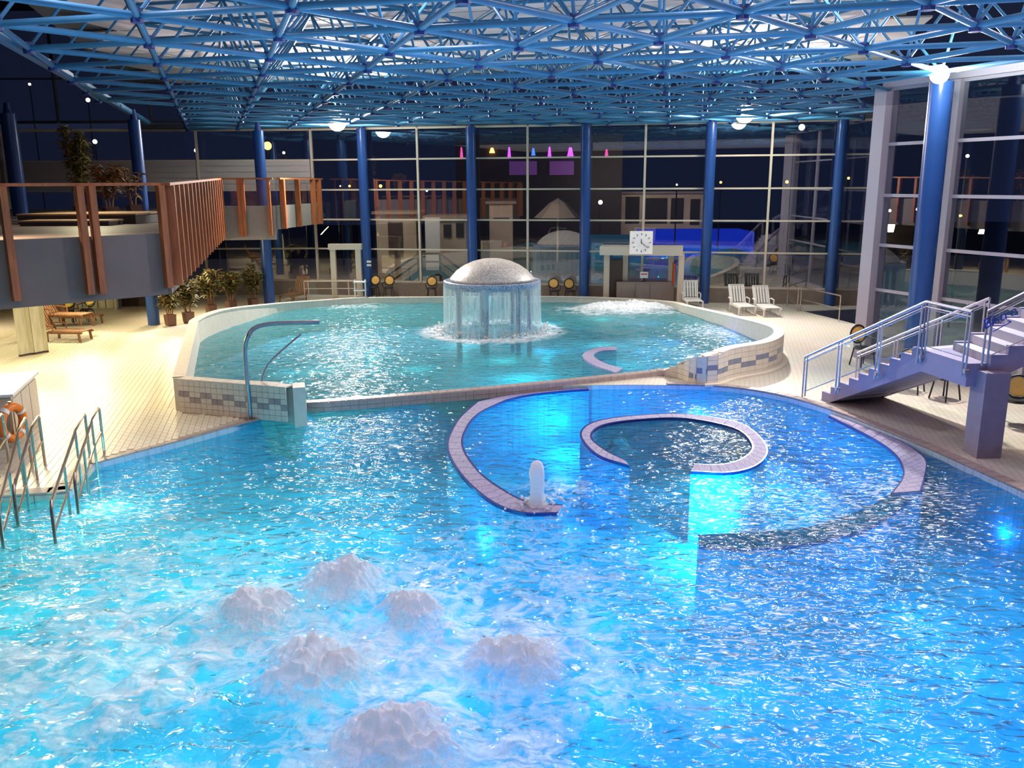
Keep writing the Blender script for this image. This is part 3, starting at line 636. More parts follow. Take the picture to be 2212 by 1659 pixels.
def water(name, poly, z, xs, ys, mt, label, lower):
    X, Y = np.meshgrid(xs, ys); K = inside(X, Y, [(p.x, p.y) for p in poly])
    for s in (-0.12, 0.12): K |= inside(X + s, Y, [(p.x, p.y) for p in poly]) | inside(X, Y + s, [(p.x, p.y) for p in poly])
    H = np.zeros_like(X); th = 0.6
    for f, a, sd, an in ((0.9, .030, 1, .3), (1.9, .030, 2, -.5), (3.7, .022, 3, .9), (7.5, .011, 4, -.2)):
        c, s_ = math.cos(th + an), math.sin(th + an); U = X * c + Y * s_; V = -X * s_ + Y * c
        H += a * vnoise(U * f + 31, V * f * 1.7 + 17, sd)
    if lower:
        foam = field(X, Y, FOAMY, z) * 0.88; calm = np.clip(foam * 1.2 + 0.45, 0, 1.4)
        H *= calm * 1.1
        big = sum(a * vnoise(X * f + 3, Y * f + 9, s) for f, a, s in ((1.3, .16, 11), (2.7, .11, 12), (5.5, .06, 13), (11, .03, 14)))
        H += foam ** 1.5 * (np.abs(big) * 1.5)
        for (px, py, r, h) in BOIL:
            p = at(px, py, z); d = np.hypot(X - p.x, Y - p.y); H += h * 0.45 * np.exp(-(d / r) ** 2) - 0.03 * np.exp(-((d - 1.6 * r) / (.5 * r)) ** 2)
        glint = field(X, Y, GLINT, z)
        dark = field(X, Y, [(430, 1590, .9, .6, 1.0), (560, 1500, .6, .5, .9), (300, 1620, .7, .5, .8), (1320, 1590, .6, .5, .6)], z)
        milk = np.clip(field(X, Y, [(300, 1250, 4.2, 3.6, .75), (500, 1500, 3.6, 3.0, .72), (900, 1350, 2.8, 3.0, .55), (1300, 1450, 3.0, 3.2, .45), (1750, 1500, 4.5, 3.4, .42), (750, 1080, 3.0, 2.0, .42), (2150, 1400, 2.5, 3, .45)], z), 0.12, 1) * (1 - 0.75 * dark)
        foam = foam * (1 - 0.75 * dark)
    else:
        m = at(1063, 715, z); d = np.hypot(X - m.x, Y - m.y)
        foam = 0.85 * np.exp(-((d - 1.95) / .55) ** 2) + 0.4 * np.exp(-(d / 1.6) ** 2)
        foam = np.maximum(foam, field(X, Y, [(1340, 668, 2.6, 1.6, .9), (760, 660, 2.0, 1.2, .5)], z)); H *= 0.7 + foam
        glint = field(X, Y, [(1550, 715, 2.2, 2.6, 1.0), (1480, 760, 1.6, 1.8, .7), (760, 745, 3.5, 4.5, .75), (1200, 700, 3, 3, .3)], z); milk = np.full_like(X, .34)
    chop = np.ones_like(X)
    if lower: chop = 1 - 0.65 * np.exp(-(((X - 2.2) / 3.4) ** 2 + ((Y - 18.2) / 2.8) ** 2)) - 0.35 * np.exp(-(((X - 7.6) / 1.6) ** 2 + ((Y - 9.5) / 4.5) ** 2))
    idx = -np.ones(X.shape, int); idx[K] = np.arange(K.sum())
    q = K[:-1, :-1] & K[1:, :-1] & K[:-1, 1:] & K[1:, 1:]
    F = np.stack([idx[:-1, :-1][q], idx[:-1, 1:][q], idx[1:, 1:][q], idx[1:, :-1][q]], 1)
    V = np.stack([X[K], Y[K], (z + H)[K]], 1)
    me = bpy.data.meshes.new(name); me.vertices.add(len(V)); me.vertices.foreach_set('co', V.ravel().astype(np.float32))
    me.loops.add(F.size); me.loops.foreach_set('vertex_index', F.ravel().astype(np.int32)); me.polygons.add(len(F)); me.polygons.foreach_set('loop_start', np.arange(0, F.size, 4, dtype=np.int32))
    me.update(calc_edges=True); me.validate()
    me.polygons.foreach_set('use_smooth', np.ones(len(F), bool))
    for nm, A in (('foam', foam), ('milk', milk), ('glint', glint), ('chop', chop)):
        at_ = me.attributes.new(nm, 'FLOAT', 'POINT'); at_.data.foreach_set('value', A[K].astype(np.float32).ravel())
    me.materials.append(mt); o = bpy.data.objects.new(name, me); COL.objects.link(o)
    return tag(o, label, 'water', kind='stuff')
ysl = [4.5]
while ysl[-1] < 22.3: ysl.append(ysl[-1] + 0.022 + 0.0035 * max(0, ysl[-1] - 6))
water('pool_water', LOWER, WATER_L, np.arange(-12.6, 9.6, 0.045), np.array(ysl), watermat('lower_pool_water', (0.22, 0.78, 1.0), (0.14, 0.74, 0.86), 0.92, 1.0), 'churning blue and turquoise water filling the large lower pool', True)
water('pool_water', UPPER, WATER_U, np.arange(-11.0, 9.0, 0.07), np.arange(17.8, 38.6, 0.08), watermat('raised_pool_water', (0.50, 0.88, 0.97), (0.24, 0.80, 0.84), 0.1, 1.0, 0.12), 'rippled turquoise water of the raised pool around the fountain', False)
pw = MB(); pw.prism([(p.x, p.y) for p in PIT], -0.55, -0.5); pw.build('plunge_pool_water', mat('dark_teal_water', (0.01, 0.05, 0.06), 0.05), label='dark teal still water in the small plunge pool by the mauve post', cat='water', kind='stuff')
pp = MB(); pr = PIT + [PIT[0]]
for a, b in zip(pr, pr[1:]): pp.bar((a.x, a.y, -0.3), (b.x, b.y, -0.3), 0.06, 0.58)
pp.build('plunge_pool_lining', M['accent'], kind='structure', label='lining of the small plunge pool')

# bubbling foam mounds
def heap_mat(name, tf=0.35):
    """soft white foam whose thin broken margin lets the water show"""
    m = foammat(name, (0.85, 0.95, 1.0), tf, 7); nt = m.node_tree; L = nt.links; out = [n for n in nt.nodes if n.type == 'OUTPUT_MATERIAL'][0]; body = out.inputs[0].links[0].from_socket
    a = N(nt, 'ShaderNodeAttribute', attribute_name='cover'); tc = N(nt, 'ShaderNodeTexCoord'); no = N(nt, 'ShaderNodeTexNoise'); no.inputs['Scale'].default_value = 9; no.inputs['Detail'].default_value = 7; no.inputs['Roughness'].default_value = .7; L.new(tc.outputs['Object'], no.inputs['Vector'])
    ad = N(nt, 'ShaderNodeMath', operation='ADD'); L.new(a.outputs['Fac'], ad.inputs[0]); L.new(no.outputs[0], ad.inputs[1])
    mr = N(nt, 'ShaderNodeMapRange'); mr.interpolation_type = 'SMOOTHSTEP'; mr.inputs[1].default_value = .72; mr.inputs[2].default_value = 1.25; L.new(ad.outputs[0], mr.inputs[0])
    t = N(nt, 'ShaderNodeBsdfTransparent'); mx = N(nt, 'ShaderNodeMixShader'); L.new(mr.outputs[0], mx.inputs[0]); L.new(t.outputs[0], mx.inputs[1]); L.new(body, mx.inputs[2]); L.new(mx.outputs[0], out.inputs[0]); return m
M['heap'] = heap_mat('foam_heap')
def heap(px, py, z, rx, ry, h, seed, lump=1.0, n=120, pw=1.0):
    p = at(px, py, z); g = np.linspace(-1, 1, n); U, V = np.meshgrid(g, g); d = np.hypot(U, V); K = d <= 1
    X = U * rx; Y = V * ry; th = np.arctan2(V, U); d2 = np.hypot(U + .5 * vnoise(U * 2 + seed, V * 2, seed + 8), V + .5 * vnoise(U * 2, V * 2 + seed, seed + 9)); d2 = np.maximum(d2, d * 1.05 - .12)
    n1 = vnoise(X * 4.5 * lump + seed, Y * 4.5 * lump, seed); n2 = vnoise(X * 9 * lump, Y * 9 * lump + seed, seed + 1); n3 = vnoise(X * 20 * lump + 5, Y * 20 * lump, seed + 2)
    b = lambda q: 0.5 - 2 * np.abs(q)
    Z = h * (np.exp(-(d2 / .55) ** 3.5) + .16 * np.exp(-(d2 / .8) ** 2)) * (.75 + .75 * n1 + .55 * b(n2) + .22 * b(n3)) + .03 * b(n2) * np.clip(1 - d, 0, 1)
    cov = np.clip(1.12 - d2 * 1.05, 0, 1)
    idx = -np.ones(K.shape, int); idx[K] = np.arange(K.sum()); q = K[:-1, :-1] & K[1:, :-1] & K[:-1, 1:] & K[1:, 1:]
    F = np.stack([idx[:-1, :-1][q], idx[:-1, 1:][q], idx[1:, 1:][q], idx[1:, :-1][q]], 1)
    me = bpy.data.meshes.new('foam_mound'); me.from_pydata(np.stack([X[K], Y[K], Z[K]], 1).tolist(), [], F.tolist()); me.polygons.foreach_set('use_smooth', [True] * len(F))
    a_ = me.attributes.new('cover', 'FLOAT', 'POINT'); a_.data.foreach_set('value', cov[K].astype(np.float32)); me.materials.append(M['heap'])
    o = bpy.data.objects.new('foam_mound', me); COL.objects.link(o); o.location = (p.x, p.y, z + 0.035); return o
def foam_mound(px, py, r, h, label, seed):
    return tag(heap(px, py + 25, WATER_L, r * 2.5, r * 2.3, h * .95, seed), label, 'foam', 'bubbling foam mounds in the lower pool')
for i, (px, py, r, h, lb) in enumerate([(755, 1245, .30, .28, 'pale pink foam mound, farthest of the bubbling jets'), (540, 1310, .27, .26, 'foam mound bubbling at the left end of the far row'), (887, 1315, .20, .27, 'small round foam mound right of the farthest one'),
        (668, 1440, .28, .26, 'broad foam mound in the middle of the churning water'), (1120, 1420, .26, .26, 'lilac foam mound nearest the deep blue water on the right'), (862, 1590, .28, .27, 'large foam mound nearest the bottom of the photo')]):
    foam_mound(px, py, r * 1.25, h, lb, 20 + i * 7)
# spouting jet by the ring
p = at(1160, 1098, WATER_L); J = empty('water_jet', (p.x, p.y, WATER_L), label='white column of water spouting beside the ring wall', cat='fountain')
prof = [(.30, -.05), (.22, .0), (.15, .06), (.115, .15), (.105, .3), (.11, .45), (.115, .58), (.11, .68), (.085, .76), (.04, .80), (.005, .81)]
mb = MB(); mb.lathe((p.x, p.y, WATER_L), prof, 28)
vv = np.array(mb.v); a = np.arctan2(vv[:, 1] - p.y, vv[:, 0] - p.x); k = 1 + 0.10 * np.sin(a * 5 + vv[:, 2] * 9) + 0.07 * np.sin(a * 9 - vv[:, 2] * 17)
vv[:, 0] = p.x + (vv[:, 0] - p.x) * k; vv[:, 1] = p.y + (vv[:, 1] - p.y) * k; mb.v = [tuple(x) for x in vv]
mb.build('spout', M['jet'], J, smooth=True)
sp = MB()
for i in range(90):
    a = random.random() * 2 * PI; rr = .12 + random.random() ** 2 * .75; sp.sphere((p.x + rr * math.cos(a), p.y + rr * math.sin(a), WATER_L + 0.02 + random.random() * .14 * (1 - rr)), .012 + random.random() * .022, 5, 3)
sp.build('splash', M['jet'], J, kind='stuff')

# ------------------------------------------------------------------ mushroom fountain
c = at(1064, 712, WATER_U); Rm = 1.62
fx = empty('mushroom_fountain', (c.x, c.y, -0.95), label='domed mosaic mushroom fountain curtained by falling water in the raised pool', cat='fountain')
PXM = FPX / c.y
zr = 1.78
MB().lathe((c.x, c.y, 0), [(1.42, zr + .0), (1.44, zr + .06), (1.36, zr + .16), (1.2, zr + .33), (.95, zr + .50), (.65, zr + .63), (.33, zr + .71), (.01, zr + .74)], 64).build('dome', M['mosaic'], fx, smooth=True)
MB().lathe((c.x, c.y, 0), [(1.30, zr - .26), (1.60, zr - .24), (1.66, zr - .14), (1.66, zr - .02), (1.60, zr + .01), (1.50, zr - .04), (1.30, zr - .04)], 64).build('rim', M['bmosaic'], fx, smooth=True)
for k in range(7):
    a = 2 * PI * (k + 0.1) / 7; q = (c.x + 1.28 * math.cos(a), c.y + 1.28 * math.sin(a))
    MB().tube((q[0], q[1], -0.95), (q[0], q[1], zr - .2), .085, 12).build('leg', M['bmosaic'], fx, smooth=True)
    MB().tube((q[0], q[1], zr - .42), (q[0], q[1], zr - .2), .09, 12, .2).build('bracket', M['bmosaic'], fx, smooth=True)
MB().lathe((c.x, c.y, 0), [(1.70, WATER_U - .02), (1.685, .5), (1.675, 1.0), (1.67, zr - .3), (1.665, zr - .15), (1.655, zr - .15), (1.66, 1.0), (1.68, WATER_U - .02)], 96, False).build('water_curtain', M['fall'], fx, smooth=True)
sp = MB()
for i in range(420):
    a = random.random() * 2 * PI; rr = 1.7 + random.gauss(0, .22); sp.sphere((c.x + rr * math.cos(a), c.y + rr * math.sin(a), WATER_U + abs(random.gauss(0, .07))), .015 + random.random() * .035, 5, 3)
sp.build('splash', M['jet'], fx, kind='stuff')
# low bubbling patch at the far right of the raised pool
o = heap(1350, 668, WATER_U, 2.6, 1.9, .22, 91, 0.7, 150); o.name = 'bubbling_foam'; tag(o, 'patch of low white foam at the far edge of the raised pool', 'foam', kind='stuff')

# ------------------------------------------------------------------ roof: ceiling panels and blue space frame
LJ = Vector((-8.95, 16.57)); EL = e2.normalized()
roofc = at(320, 268, ROOFZ)
RWP = Vector((10.45, 24.4)); RWD = Vector((0.40, -0.95)).normalized()     # right glass wall
def roof_ok(x, y):
    if y < 9 or y > 41: return False
    xl = LJ.x + (y - LJ.y) * (-0.30)
    if x < xl - 0.15: return False
    if y > FAC_P.y - 0.2 * (x - FAC_P.x) + 0.1 and x > -9.6: return False
    if y > 40.3: return False
    if y < 24.6 and x > 10.2 + (y - 24.4) * (0.40 / -0.95): return False
    if y >= 24.6 and x > 10.5 + (y - 24.6) * .41: return False
    return x < 15.2
CEILZ = 9.35
ce = empty('ceiling', (0, 0, CEILZ)); ce['kind'] = 'structure'; ce['label'] = 'pale pinkish panelled ceiling above the blue space frame'
MB().prism([(-8.0, 9), (16.9, 9), (10.5, 24.5), (15.0, 35.7), (-9.6, 40.6), (-17.2, 41)], CEILZ + 0.08, CEILZ + 0.2).build('roof_deck', M['purlin'], ce)
ux = e1.normalized(); uy = Vector((-ux.y, ux.x)); k = 0; proto = None
for i in range(-12, 14):
    for j in range(-4, 15):
        cc = Vector((LO.x, LO.y)) + ux * (i * 1.62) + uy * (j * 2.05)
        if not roof_ok(cc.x, cc.y) or cc.y < 12: continue
        if proto is None:
            proto = MB().box((0, 0, 0.03), (1.54, 1.97, 0.05), math.atan2(ux.y, ux.x)).build('ceiling_panel', M['panel'], None); proto.parent = ce; proto.location = (cc.x, cc.y, 0)
        elif k < 299:
            q = proto.copy(); COL.objects.link(q); q.location = (cc.x, cc.y, 0)
        k += 1
sf = empty('space_frame', (LO.x, LO.y, ROOFZ), label='blue tubular space frame roof truss spanning the whole hall', cat='roof truss')
nodes = {}
for i in range(-14, 16):
    for j in range(-10, 18):
        p = LO + e1 * i + e2 * j
        if roof_ok(p.x, p.y) and p.y > 9: nodes[(i, j)] = Vector((p.x, p.y, ROOFZ))
tops = {}
for (i, j) in nodes:
    if (i + 1, j) in nodes and (i + 1, j + 1) in nodes:
        q = (nodes[(i, j)] + nodes[(i + 1, j)] + nodes[(i + 1, j + 1)]) / 3; tops[(i, j)] = Vector((q.x, q.y, CEILZ - 0.25))
def batch(name, segs, r, n, m, parent):
    segs.sort(key=lambda s: (s[0] + s[1]).length)
    for a, b in segs[:300]: MB().tube(a, b, r, n).build(name, m, parent, smooth=True)
    if len(segs) > 300:
        mb = MB()
        for a, b in segs[300:]: mb.tube(a, b, r, n)
        mb.build(name + '_field', m, parent, smooth=True, kind='stuff')
batch('bottom_chord', [(nodes[k], nodes[q]) for k in nodes for q in ((k[0] + 1, k[1]), (k[0], k[1] + 1), (k[0] + 1, k[1] + 1)) if q in nodes], 0.052, 10, M['truss'], sf)
batch('top_chord', [(tops[k], tops[q]) for k in tops for q in ((k[0] + 1, k[1]), (k[0], k[1] + 1), (k[0] + 1, k[1] + 1)) if q in tops], 0.042, 8, M['truss'], sf)
webs = []
for (i, j), t in tops.items():
    for q in ((i, j), (i + 1, j), (i + 1, j + 1)): webs.append((nodes[q], t))
batch('web_strut', webs, 0.030, 8, M['truss'], sf)
for k_, p in nodes.items(): MB().tube(p + Vector((0, 0, -.1)), p + Vector((0, 0, .1)), 0.10, 8).build('node_joint', M['node'], sf, smooth=True)

# ------------------------------------------------------------------ glass walls
def wallseg(root, p0, p1, z, levels, muls, mw=0.09, tw=0.07, m=None, skip=(), depth=0.14, panel_rows=(), pmat=None, td=0.08):
    """muls: plan fractions of mullions, levels: heights; each pane, mullion and transom its own object"""
    p0, p1 = Vector((p0[0], p0[1], 0)), Vector((p1[0], p1[1], 0)); D = p1 - p0; rz = math.atan2(D.y, D.x); L = D.length; m = m or M['frame']
    for f in muls:
        q = p0 + D * f; MB().box((q.x, q.y, (levels[0] + levels[-1]) / 2), (mw, depth, levels[-1] - levels[0]), rz).build('mullion', m, root)
    for a, b in zip(muls, muls[1:]):
        qa, qb = p0 + D * a, p0 + D * b; qc = (qa + qb) / 2; w = (qb - qa).length
        for l in levels:
            MB().box((qc.x, qc.y, l), (w - mw, td, tw if l not in (levels[0], levels[-1]) else tw * 1.7), rz).build('transom', m, root)
        for r, (la, lb) in enumerate(zip(levels, levels[1:])):
            if r in panel_rows:
                MB().box((qc.x, qc.y, (la + lb) / 2), (w - mw, 0.04, lb - la - tw), rz).build('panel', pmat, root)
                nn_ = 5
                for s_ in range(nn_): MB().box((qc.x, qc.y - 0.03, la + (lb - la) * (s_ + .5) / nn_), (w - mw, 0.03, (lb - la) / nn_ - 0.05), rz).build('slat', pmat, root)
            else:
                MB().box((qc.x, qc.y, (la + lb) / 2), (w - mw, 0.012, lb - la - tw), rz).build('pane', M['pane'], root)
LV = [0.62] + [fac(1300, y).z for y in (612, 543, 476, 408, 339, 268)]
LV = [0.62] + LV[2:]
mpx = [679, 787, 905, 1020, 1140, 1265, 1391, 1530, 1660, 1808, 1888]
fp = [fac(x, 440) for x in mpx]; FA, FB = fp[0], fp[-1]; LF = (FB - FA).xy.length
wb = empty('wall_back', (FA.x, FA.y, 0)); wb['kind'] = 'structure'; wb['label'] = 'tall gridded window wall at the back of the hall'
wallseg(wb, FA, FB, 0, LV, [(q - FA).xy.length / LF for q in fp])
mid = (FA + FB) / 2; rzf = math.atan2((FB - FA).y, (FB - FA).x)
MB().box((mid.x, mid.y, 0.30), (LF, 0.3, 0.6), rzf).build('plinth', mat('brown_plinth', (0.26, 0.19, 0.15), 0.6, var=0.15), wb)
MB().box((mid.x, mid.y, LV[-1] + 0.14), (LF, 0.2, 0.22), rzf).build('head_beam', M['darkframe'], wb)
# left part of the back wall
wl2 = empty('wall_back_left', (-13, 40.4, 0)); wl2['kind'] = 'structure'; wl2['label'] = 'back window wall behind the mezzanine with pale slatted panels'
xs2 = [atY(x, 440, 40.4).x for x in (-140, 20, 165, 305, 435, 565, 679)]
Lw = xs2[-1] - xs2[0]
wallseg(wl2, (xs2[0], 40.4), (xs2[-1], 40.4), 0, LV, [(x - xs2[0]) / Lw for x in xs2], panel_rows=(3,), pmat=mat('pale_slatted_panel', (0.52, 0.44, 0.42), 0.6))
MB().box(((xs2[0] + xs2[-1]) / 2, 40.4, 0.3), (Lw, 0.3, 0.6)).build('plinth', M['fasciab'], wl2)
up3 = empty('wall_upper_left', (-22, 40.5, 7.6)); up3['kind'] = 'structure'; up3['label'] = 'dark upper glazing left of the roof edge'
wallseg(up3, (-34, 40.5), (-13.2, 40.5), 0, [7.75, 9.6, 12.5], [0, .22, .44, .66, .86, 1.0], m=M['darkframe'])
MB().box((-24, 26, 12.6), (30, 30, 0.2)).build('ceiling_left', M['outd'], kind='structure', label='dark high ceiling left of the roof edge')
MB().box((-25.5, 26, 6), (0.2, 30, 13)).build('wall_left', M['outd'], kind='structure', label='dark side wall left of the mezzanine')
# right glass wall
RL = [0.05] + [atL(1915, y, RWP, RWD).z for y in (628, 530, 422, 312)] + [ROOFZ + 0.05]
ra = atL(1897, 400, RWP, RWD); rb = ra.xy + RWD * 9.5
wr = empty('wall_right', (ra.x, ra.y, 0)); wr['kind'] = 'structure'; wr['label'] = 'tall window wall with mauve frames on the right'
fr_ = [0, 0.0]
def rfrac(x, y=400): q = atL(x, y, RWP, RWD); return (q.xy - ra.xy).length / 9.5
wallseg(wr, ra, rb, 0, RL, [0.0, rfrac(2052), rfrac(2260), 0.8, 1.0], mw=0.12, tw=0.085, m=M['mauve'])
q = ra; MB().box((q.x, q.y - .05, RL[-1] / 2), (0.42, 0.46, RL[-1]), math.atan2(RWD.y, RWD.x)).build('corner_post', M['mauve'], wr)
q = atL(2048, 400, RWP, RWD); MB().box((q.x, q.y, RL[-1] / 2), (0.36, 0.3, RL[-1]), math.atan2(RWD.y, RWD.x)).build('corner_post', M['mauve'], wr)
# return wall hidden behind the corner post
FBp = fp[-1]; rr = empty('wall_return', (ra.x + .3, ra.y + .3, 0)); rr['kind'] = 'structure'; rr['label'] = 'glazed return between the back wall and the mauve post'
wallseg(rr, (ra.x + .25, ra.y + .3), (FBp.x + .15, FBp.y - .05), 0, RL, [0, .33, .66, 1], m=M['mauve'])
# roof edge beams
MB().bar((-8.0, 13.5, ROOFZ + .05), (roofc.x, roofc.y, ROOFZ + .05), 0.16, 0.16).build('trim_1', M['truss'], kind='structure', label='blue edge beam along the left side of the roof')
MB().box(((xs2[3] + xs2[-1]) / 2, 40.2, LV[-1] + .14), (xs2[-1] - xs2[3], .2, .22)).build('trim_2', M['darkframe'], kind='structure', label='dark beam over the back left windows')
a = atL(1905, 195, RWP, RWD); MB().bar((ra.x, ra.y, RL[-1] + .12), (rb.x, rb.y, RL[-1] + .12), 0.3, 0.22).build('trim_3', M['mauve'], kind='structure', label='mauve head beam over the right window wall')

# ------------------------------------------------------------------ round blue columns
def column(x, y, r, h, label, m='column'):
    o = empty('column', (x, y, 0), label=label, cat='column', group='round blue columns'); o['kind'] = 'structure'
    MB().tube((x, y, 0), (x, y, h), r, 32).build('shaft', M[m], o, smooth=True)
    MB().tube((x, y, h), (x, y, h + .35), r * .6, 16, r * .35).build('cap', M['node'], o, smooth=True)
for x, lb in ((787, 'blue column in front of the back windows, first from the white portal'), (1019, 'blue column rising just behind the fountain dome'), (1264, 'blue column between the fountain and the booth with the clock'), (1530, 'blue column standing right of the booth with the clock'), (1808, 'blue column nearest the right end of the back window wall')):
    q = fac(x, 440, 0.35); column(q.x, q.y, .215, ROOFZ - .05, lb)
q = at(583, 661, 0); column(q.x, q.y, .22, ROOFZ - .3, 'blue column passing through the far end of the wooden bridge')
q = at(333, 701, 0); column(q.x, q.y, .21, ROOFZ - .2, 'blue column standing beside the first potted plants under the mezzanine')
q = atY(28, 330, 31.0); column(q.x, q.y, .25, ROOFZ, 'dark blue column rising behind the mezzanine rail at the far left')
q = atY(2012, 400, 21.7); column(q.x, q.y, .27, ROOFZ - .1, 'thick dark blue column beside the right window wall and floodlight')
# safety stickers
q = fac(797, 573, 0.60)
for dz in (0, .16): MB().box((q.x, q.y + .03, q.z + dz), (.20, .02, .09), rzf).build('sticker', M['whitem'], label=('upper' if dz else 'lower') + ' white strip sticker on the blue column beside the portal', cat='sticker')

# ------------------------------------------------------------------ floodlights
for ((px, py), Y), lb in zip(FLOOD_PX, ('bright floodlight over the back windows left of centre', 'bright floodlight over the back windows right of centre', 'bright floodlight on the thick column at right')):
    q = atY(px, py, Y); f = empty('floodlight', (q.x, q.y, q.z), label=lb, cat='light', group='white floodlights under the roof')
    k = Y / 37; d = (Vector((0, 8, 2)) - q).normalized()
    MB().tube(q + Vector((0, .14, 0)), q + Vector((0, .14, .4)), .03, 8).build('bracket', M['darkframe'], f)
    MB().box(q + Vector((0, -.05, 0.05)), (.5 * k, .5, .34 * k)).build('housing', M['darkframe'], f)
    MB().sphere(q + Vector((0, -.5, -.06)), .36 * k, 20, 12).build('lens', M['glow'], f, smooth=True)
    light('SPOT', 'floodlight_beam', q + Vector((0, -.95, -.15)), (7800, 7800, 3000)[FLOOD_PX.index(((px, py), Y))], WHITE, .25, target=(q.x * .35, q.y * .45, 0), spot=2.7, blend=.6)
    light('POINT', 'floodlight_spill', q + Vector((0, -1.0, .05)), 380 if Y > 30 else 200, (0.70, 1.0, 0.84), .1)

# ------------------------------------------------------------------ mezzanine and bridge on the left
MZ, MB_, RZ = 3.95, 2.65, 5.04
A0 = Vector((-15.5, 11.0)); A1 = at(0, 521, MZ).xy; Bp = at(347, 506, MZ).xy
C = atY(463, 388, 34.6); Dd = atY(590, 386, 34.9); Ee = atY(684, 384, 39.9)
A1 = Bp + (A1 - Bp).normalized() * 3.2; A0 = Bp + (A1 - Bp).normalized() * 9
mz = empty('mezzanine', (Bp.x, Bp.y, MB_)); mz['kind'] = 'structure'; mz['label'] = 'mezzanine deck with grey fascia and red brown slatted railing'
poly = [A0, Bp, C.xy, Dd.xy, Ee.xy, Vector((Ee.x, 40.2)), Vector((-25.3, 40.2)), Vector((-25.3, 11.5))]
MB().prism(poly, MZ - .25, MZ).build('deck_slab', M['mezz'], mz)
MB().prism([p + Vector((-.02, .3)) for p in poly[:3]] + [p + Vector((0, .02)) for p in poly[3:]], MZ - .45, MZ - .26).build('soffit', M['plaster'], mz)
def edge(pa, pb, za, zb, mname, bot=MB_, slats=(), pair=False, zsl=2.85, rails=True):
    a3, b3 = Vector((pa.x, pa.y, 0)), Vector((pb.x, pb.y, 0)); D = b3 - a3; L = D.length; t = D.normalized(); nrm = Vector((t.y, -t.x, 0)); rz = math.atan2(t.y, t.x); lift = (za, zb)
    mb = MB(); n = nrm * 0.12
    vs = []
    for (p, dz) in ((a3, za), (b3, zb)):
        for o in (Vector((0, 0, 0)), n): vs += [(p.x + o.x, p.y + o.y, bot + dz), (p.x + o.x, p.y + o.y, MZ + .02 + dz)]
    mb.add(vs, [(0, 1, 3, 2), (4, 6, 7, 5), (0, 4, 5, 1), (2, 3, 7, 6), (1, 5, 7, 3), (0, 2, 6, 4)]).build('fascia', M[mname], mz)
    if rails:
        MB().bar(a3 + nrm * .2 + Vector((0, 0, RZ + za - .03)), b3 + nrm * .2 + Vector((0, 0, RZ + zb - .03)), .17, .06).build('handrail', M['wood'], mz)
        MB().bar(a3 + nrm * .05 + Vector((0, 0, (MZ + RZ) / 2 + za)), b3 + nrm * .05 + Vector((0, 0, (MZ + RZ) / 2 + zb)), .012, RZ - MZ - .12).build('glass_panel', M['clear'], mz)
    for f in slats:
        q = a3 + D * f; dz = za + (zb - za) * f
        MB().box((q.x + nrm.x * .24, q.y + nrm.y * .24, (RZ + zsl) / 2 + dz - .05), (.13, .20, RZ - zsl - .02), rz).build('slat', M['wood'], mz)
fB = lambda x: 0
def frac_on(pa, pb, x, y=450):
    q = atL(x, y, pa, (pb - pa)); return (q.xy - pa).length / (pb - pa).length
sl = []
for x in (2, 166, 192, 340, 355): sl.append(frac_on(A0, Bp, x))
edge(A0, Bp, 0, 0, 'fascia', slats=[s for s in sl if 0 < s < 1.01])
nB = 17; edge(Bp, C.xy, 0, .2, 'fascia', slats=[(i + .25) / nB for i in range(nB)])
edge(C.xy, Dd.xy, .2, .2, 'fasciab', slats=[frac_on(C.xy, Dd.xy, x) for x in (466, 521, 529, 584)])
edge(Dd.xy, Ee.xy, .2, .2, 'fasciab', bot=3.05, slats=[frac_on(Dd.xy, Ee.xy, x) for x in (600, 633, 667, 680)], zsl=3.1)
# low timber platforms on the mezzanine
for (x0, y0, x1, y1, h, lb) in ((-13.6, 24.2, -10.3, 26.6, .28, 'upper low timber platform step on the mezzanine'), (-13.0, 23.2, -10.6, 24.1, .14, 'lower front timber platform step on the mezzanine'), (-16.5, 21.8, -13.9, 23.4, .3, 'dark timber platform at the back left of the mezzanine')):
    pf = empty('timber_platform', ((x0 + x1) / 2, (y0 + y1) / 2, MZ), label=lb, cat='platform')
    nb = max(3, int((y1 - y0) / .3))
    for i in range(nb): MB().box(((x0 + x1) / 2, y0 + (y1 - y0) * (i + .5) / nb, MZ + h - .02), (x1 - x0, (y1 - y0) / nb - .02, .04)).build('plank', M['woodp'] if 'dark' not in lb else M['darkwood'], pf)
    MB().box(((x0 + x1) / 2, (y0 + y1) / 2, MZ + h / 2 - .02), (x1 - x0 - .06, y1 - y0 - .06, h - .04)).build('base', M['darkwood'], pf)

# room below the mezzanine
wbm = empty('wall_under_mezzanine', (-20, 35.8, 0)); wbm['kind'] = 'structure'; wbm['label'] = 'cream wall with a dark doorway below the mezzanine'
q0, q1, q2 = at(240, 672, 0).x, at(306, 672, 0).x, at(322, 672, 0).x; YB = 35.6
MB().box(((-25 + q0) / 2, YB, 1.3), (q0 + 25, .2, 2.62)).build('wall_panel', M['plaster'], wbm)
MB().box(((q1 + q2) / 2, YB, 1.3), (q2 - q1, .2, 2.62)).build('wall_panel', M['plaster'], wbm)
MB().box(((q0 + q1) / 2, YB, 2.4), (q1 - q0, .2, .45)).build('lintel', M['plaster'], wbm)
MB().box(((q0 + q1) / 2, YB + .9, 1.1), (q1 - q0 + .4, .1, 2.2)).build('recess', M['darkwood'], wbm)
for i in range(5): MB().box((q0 - .25 - i * .32, YB - .13, 1.2), (.28, .05, 2.3)).build('wall_slat', M['curtain'], wbm)

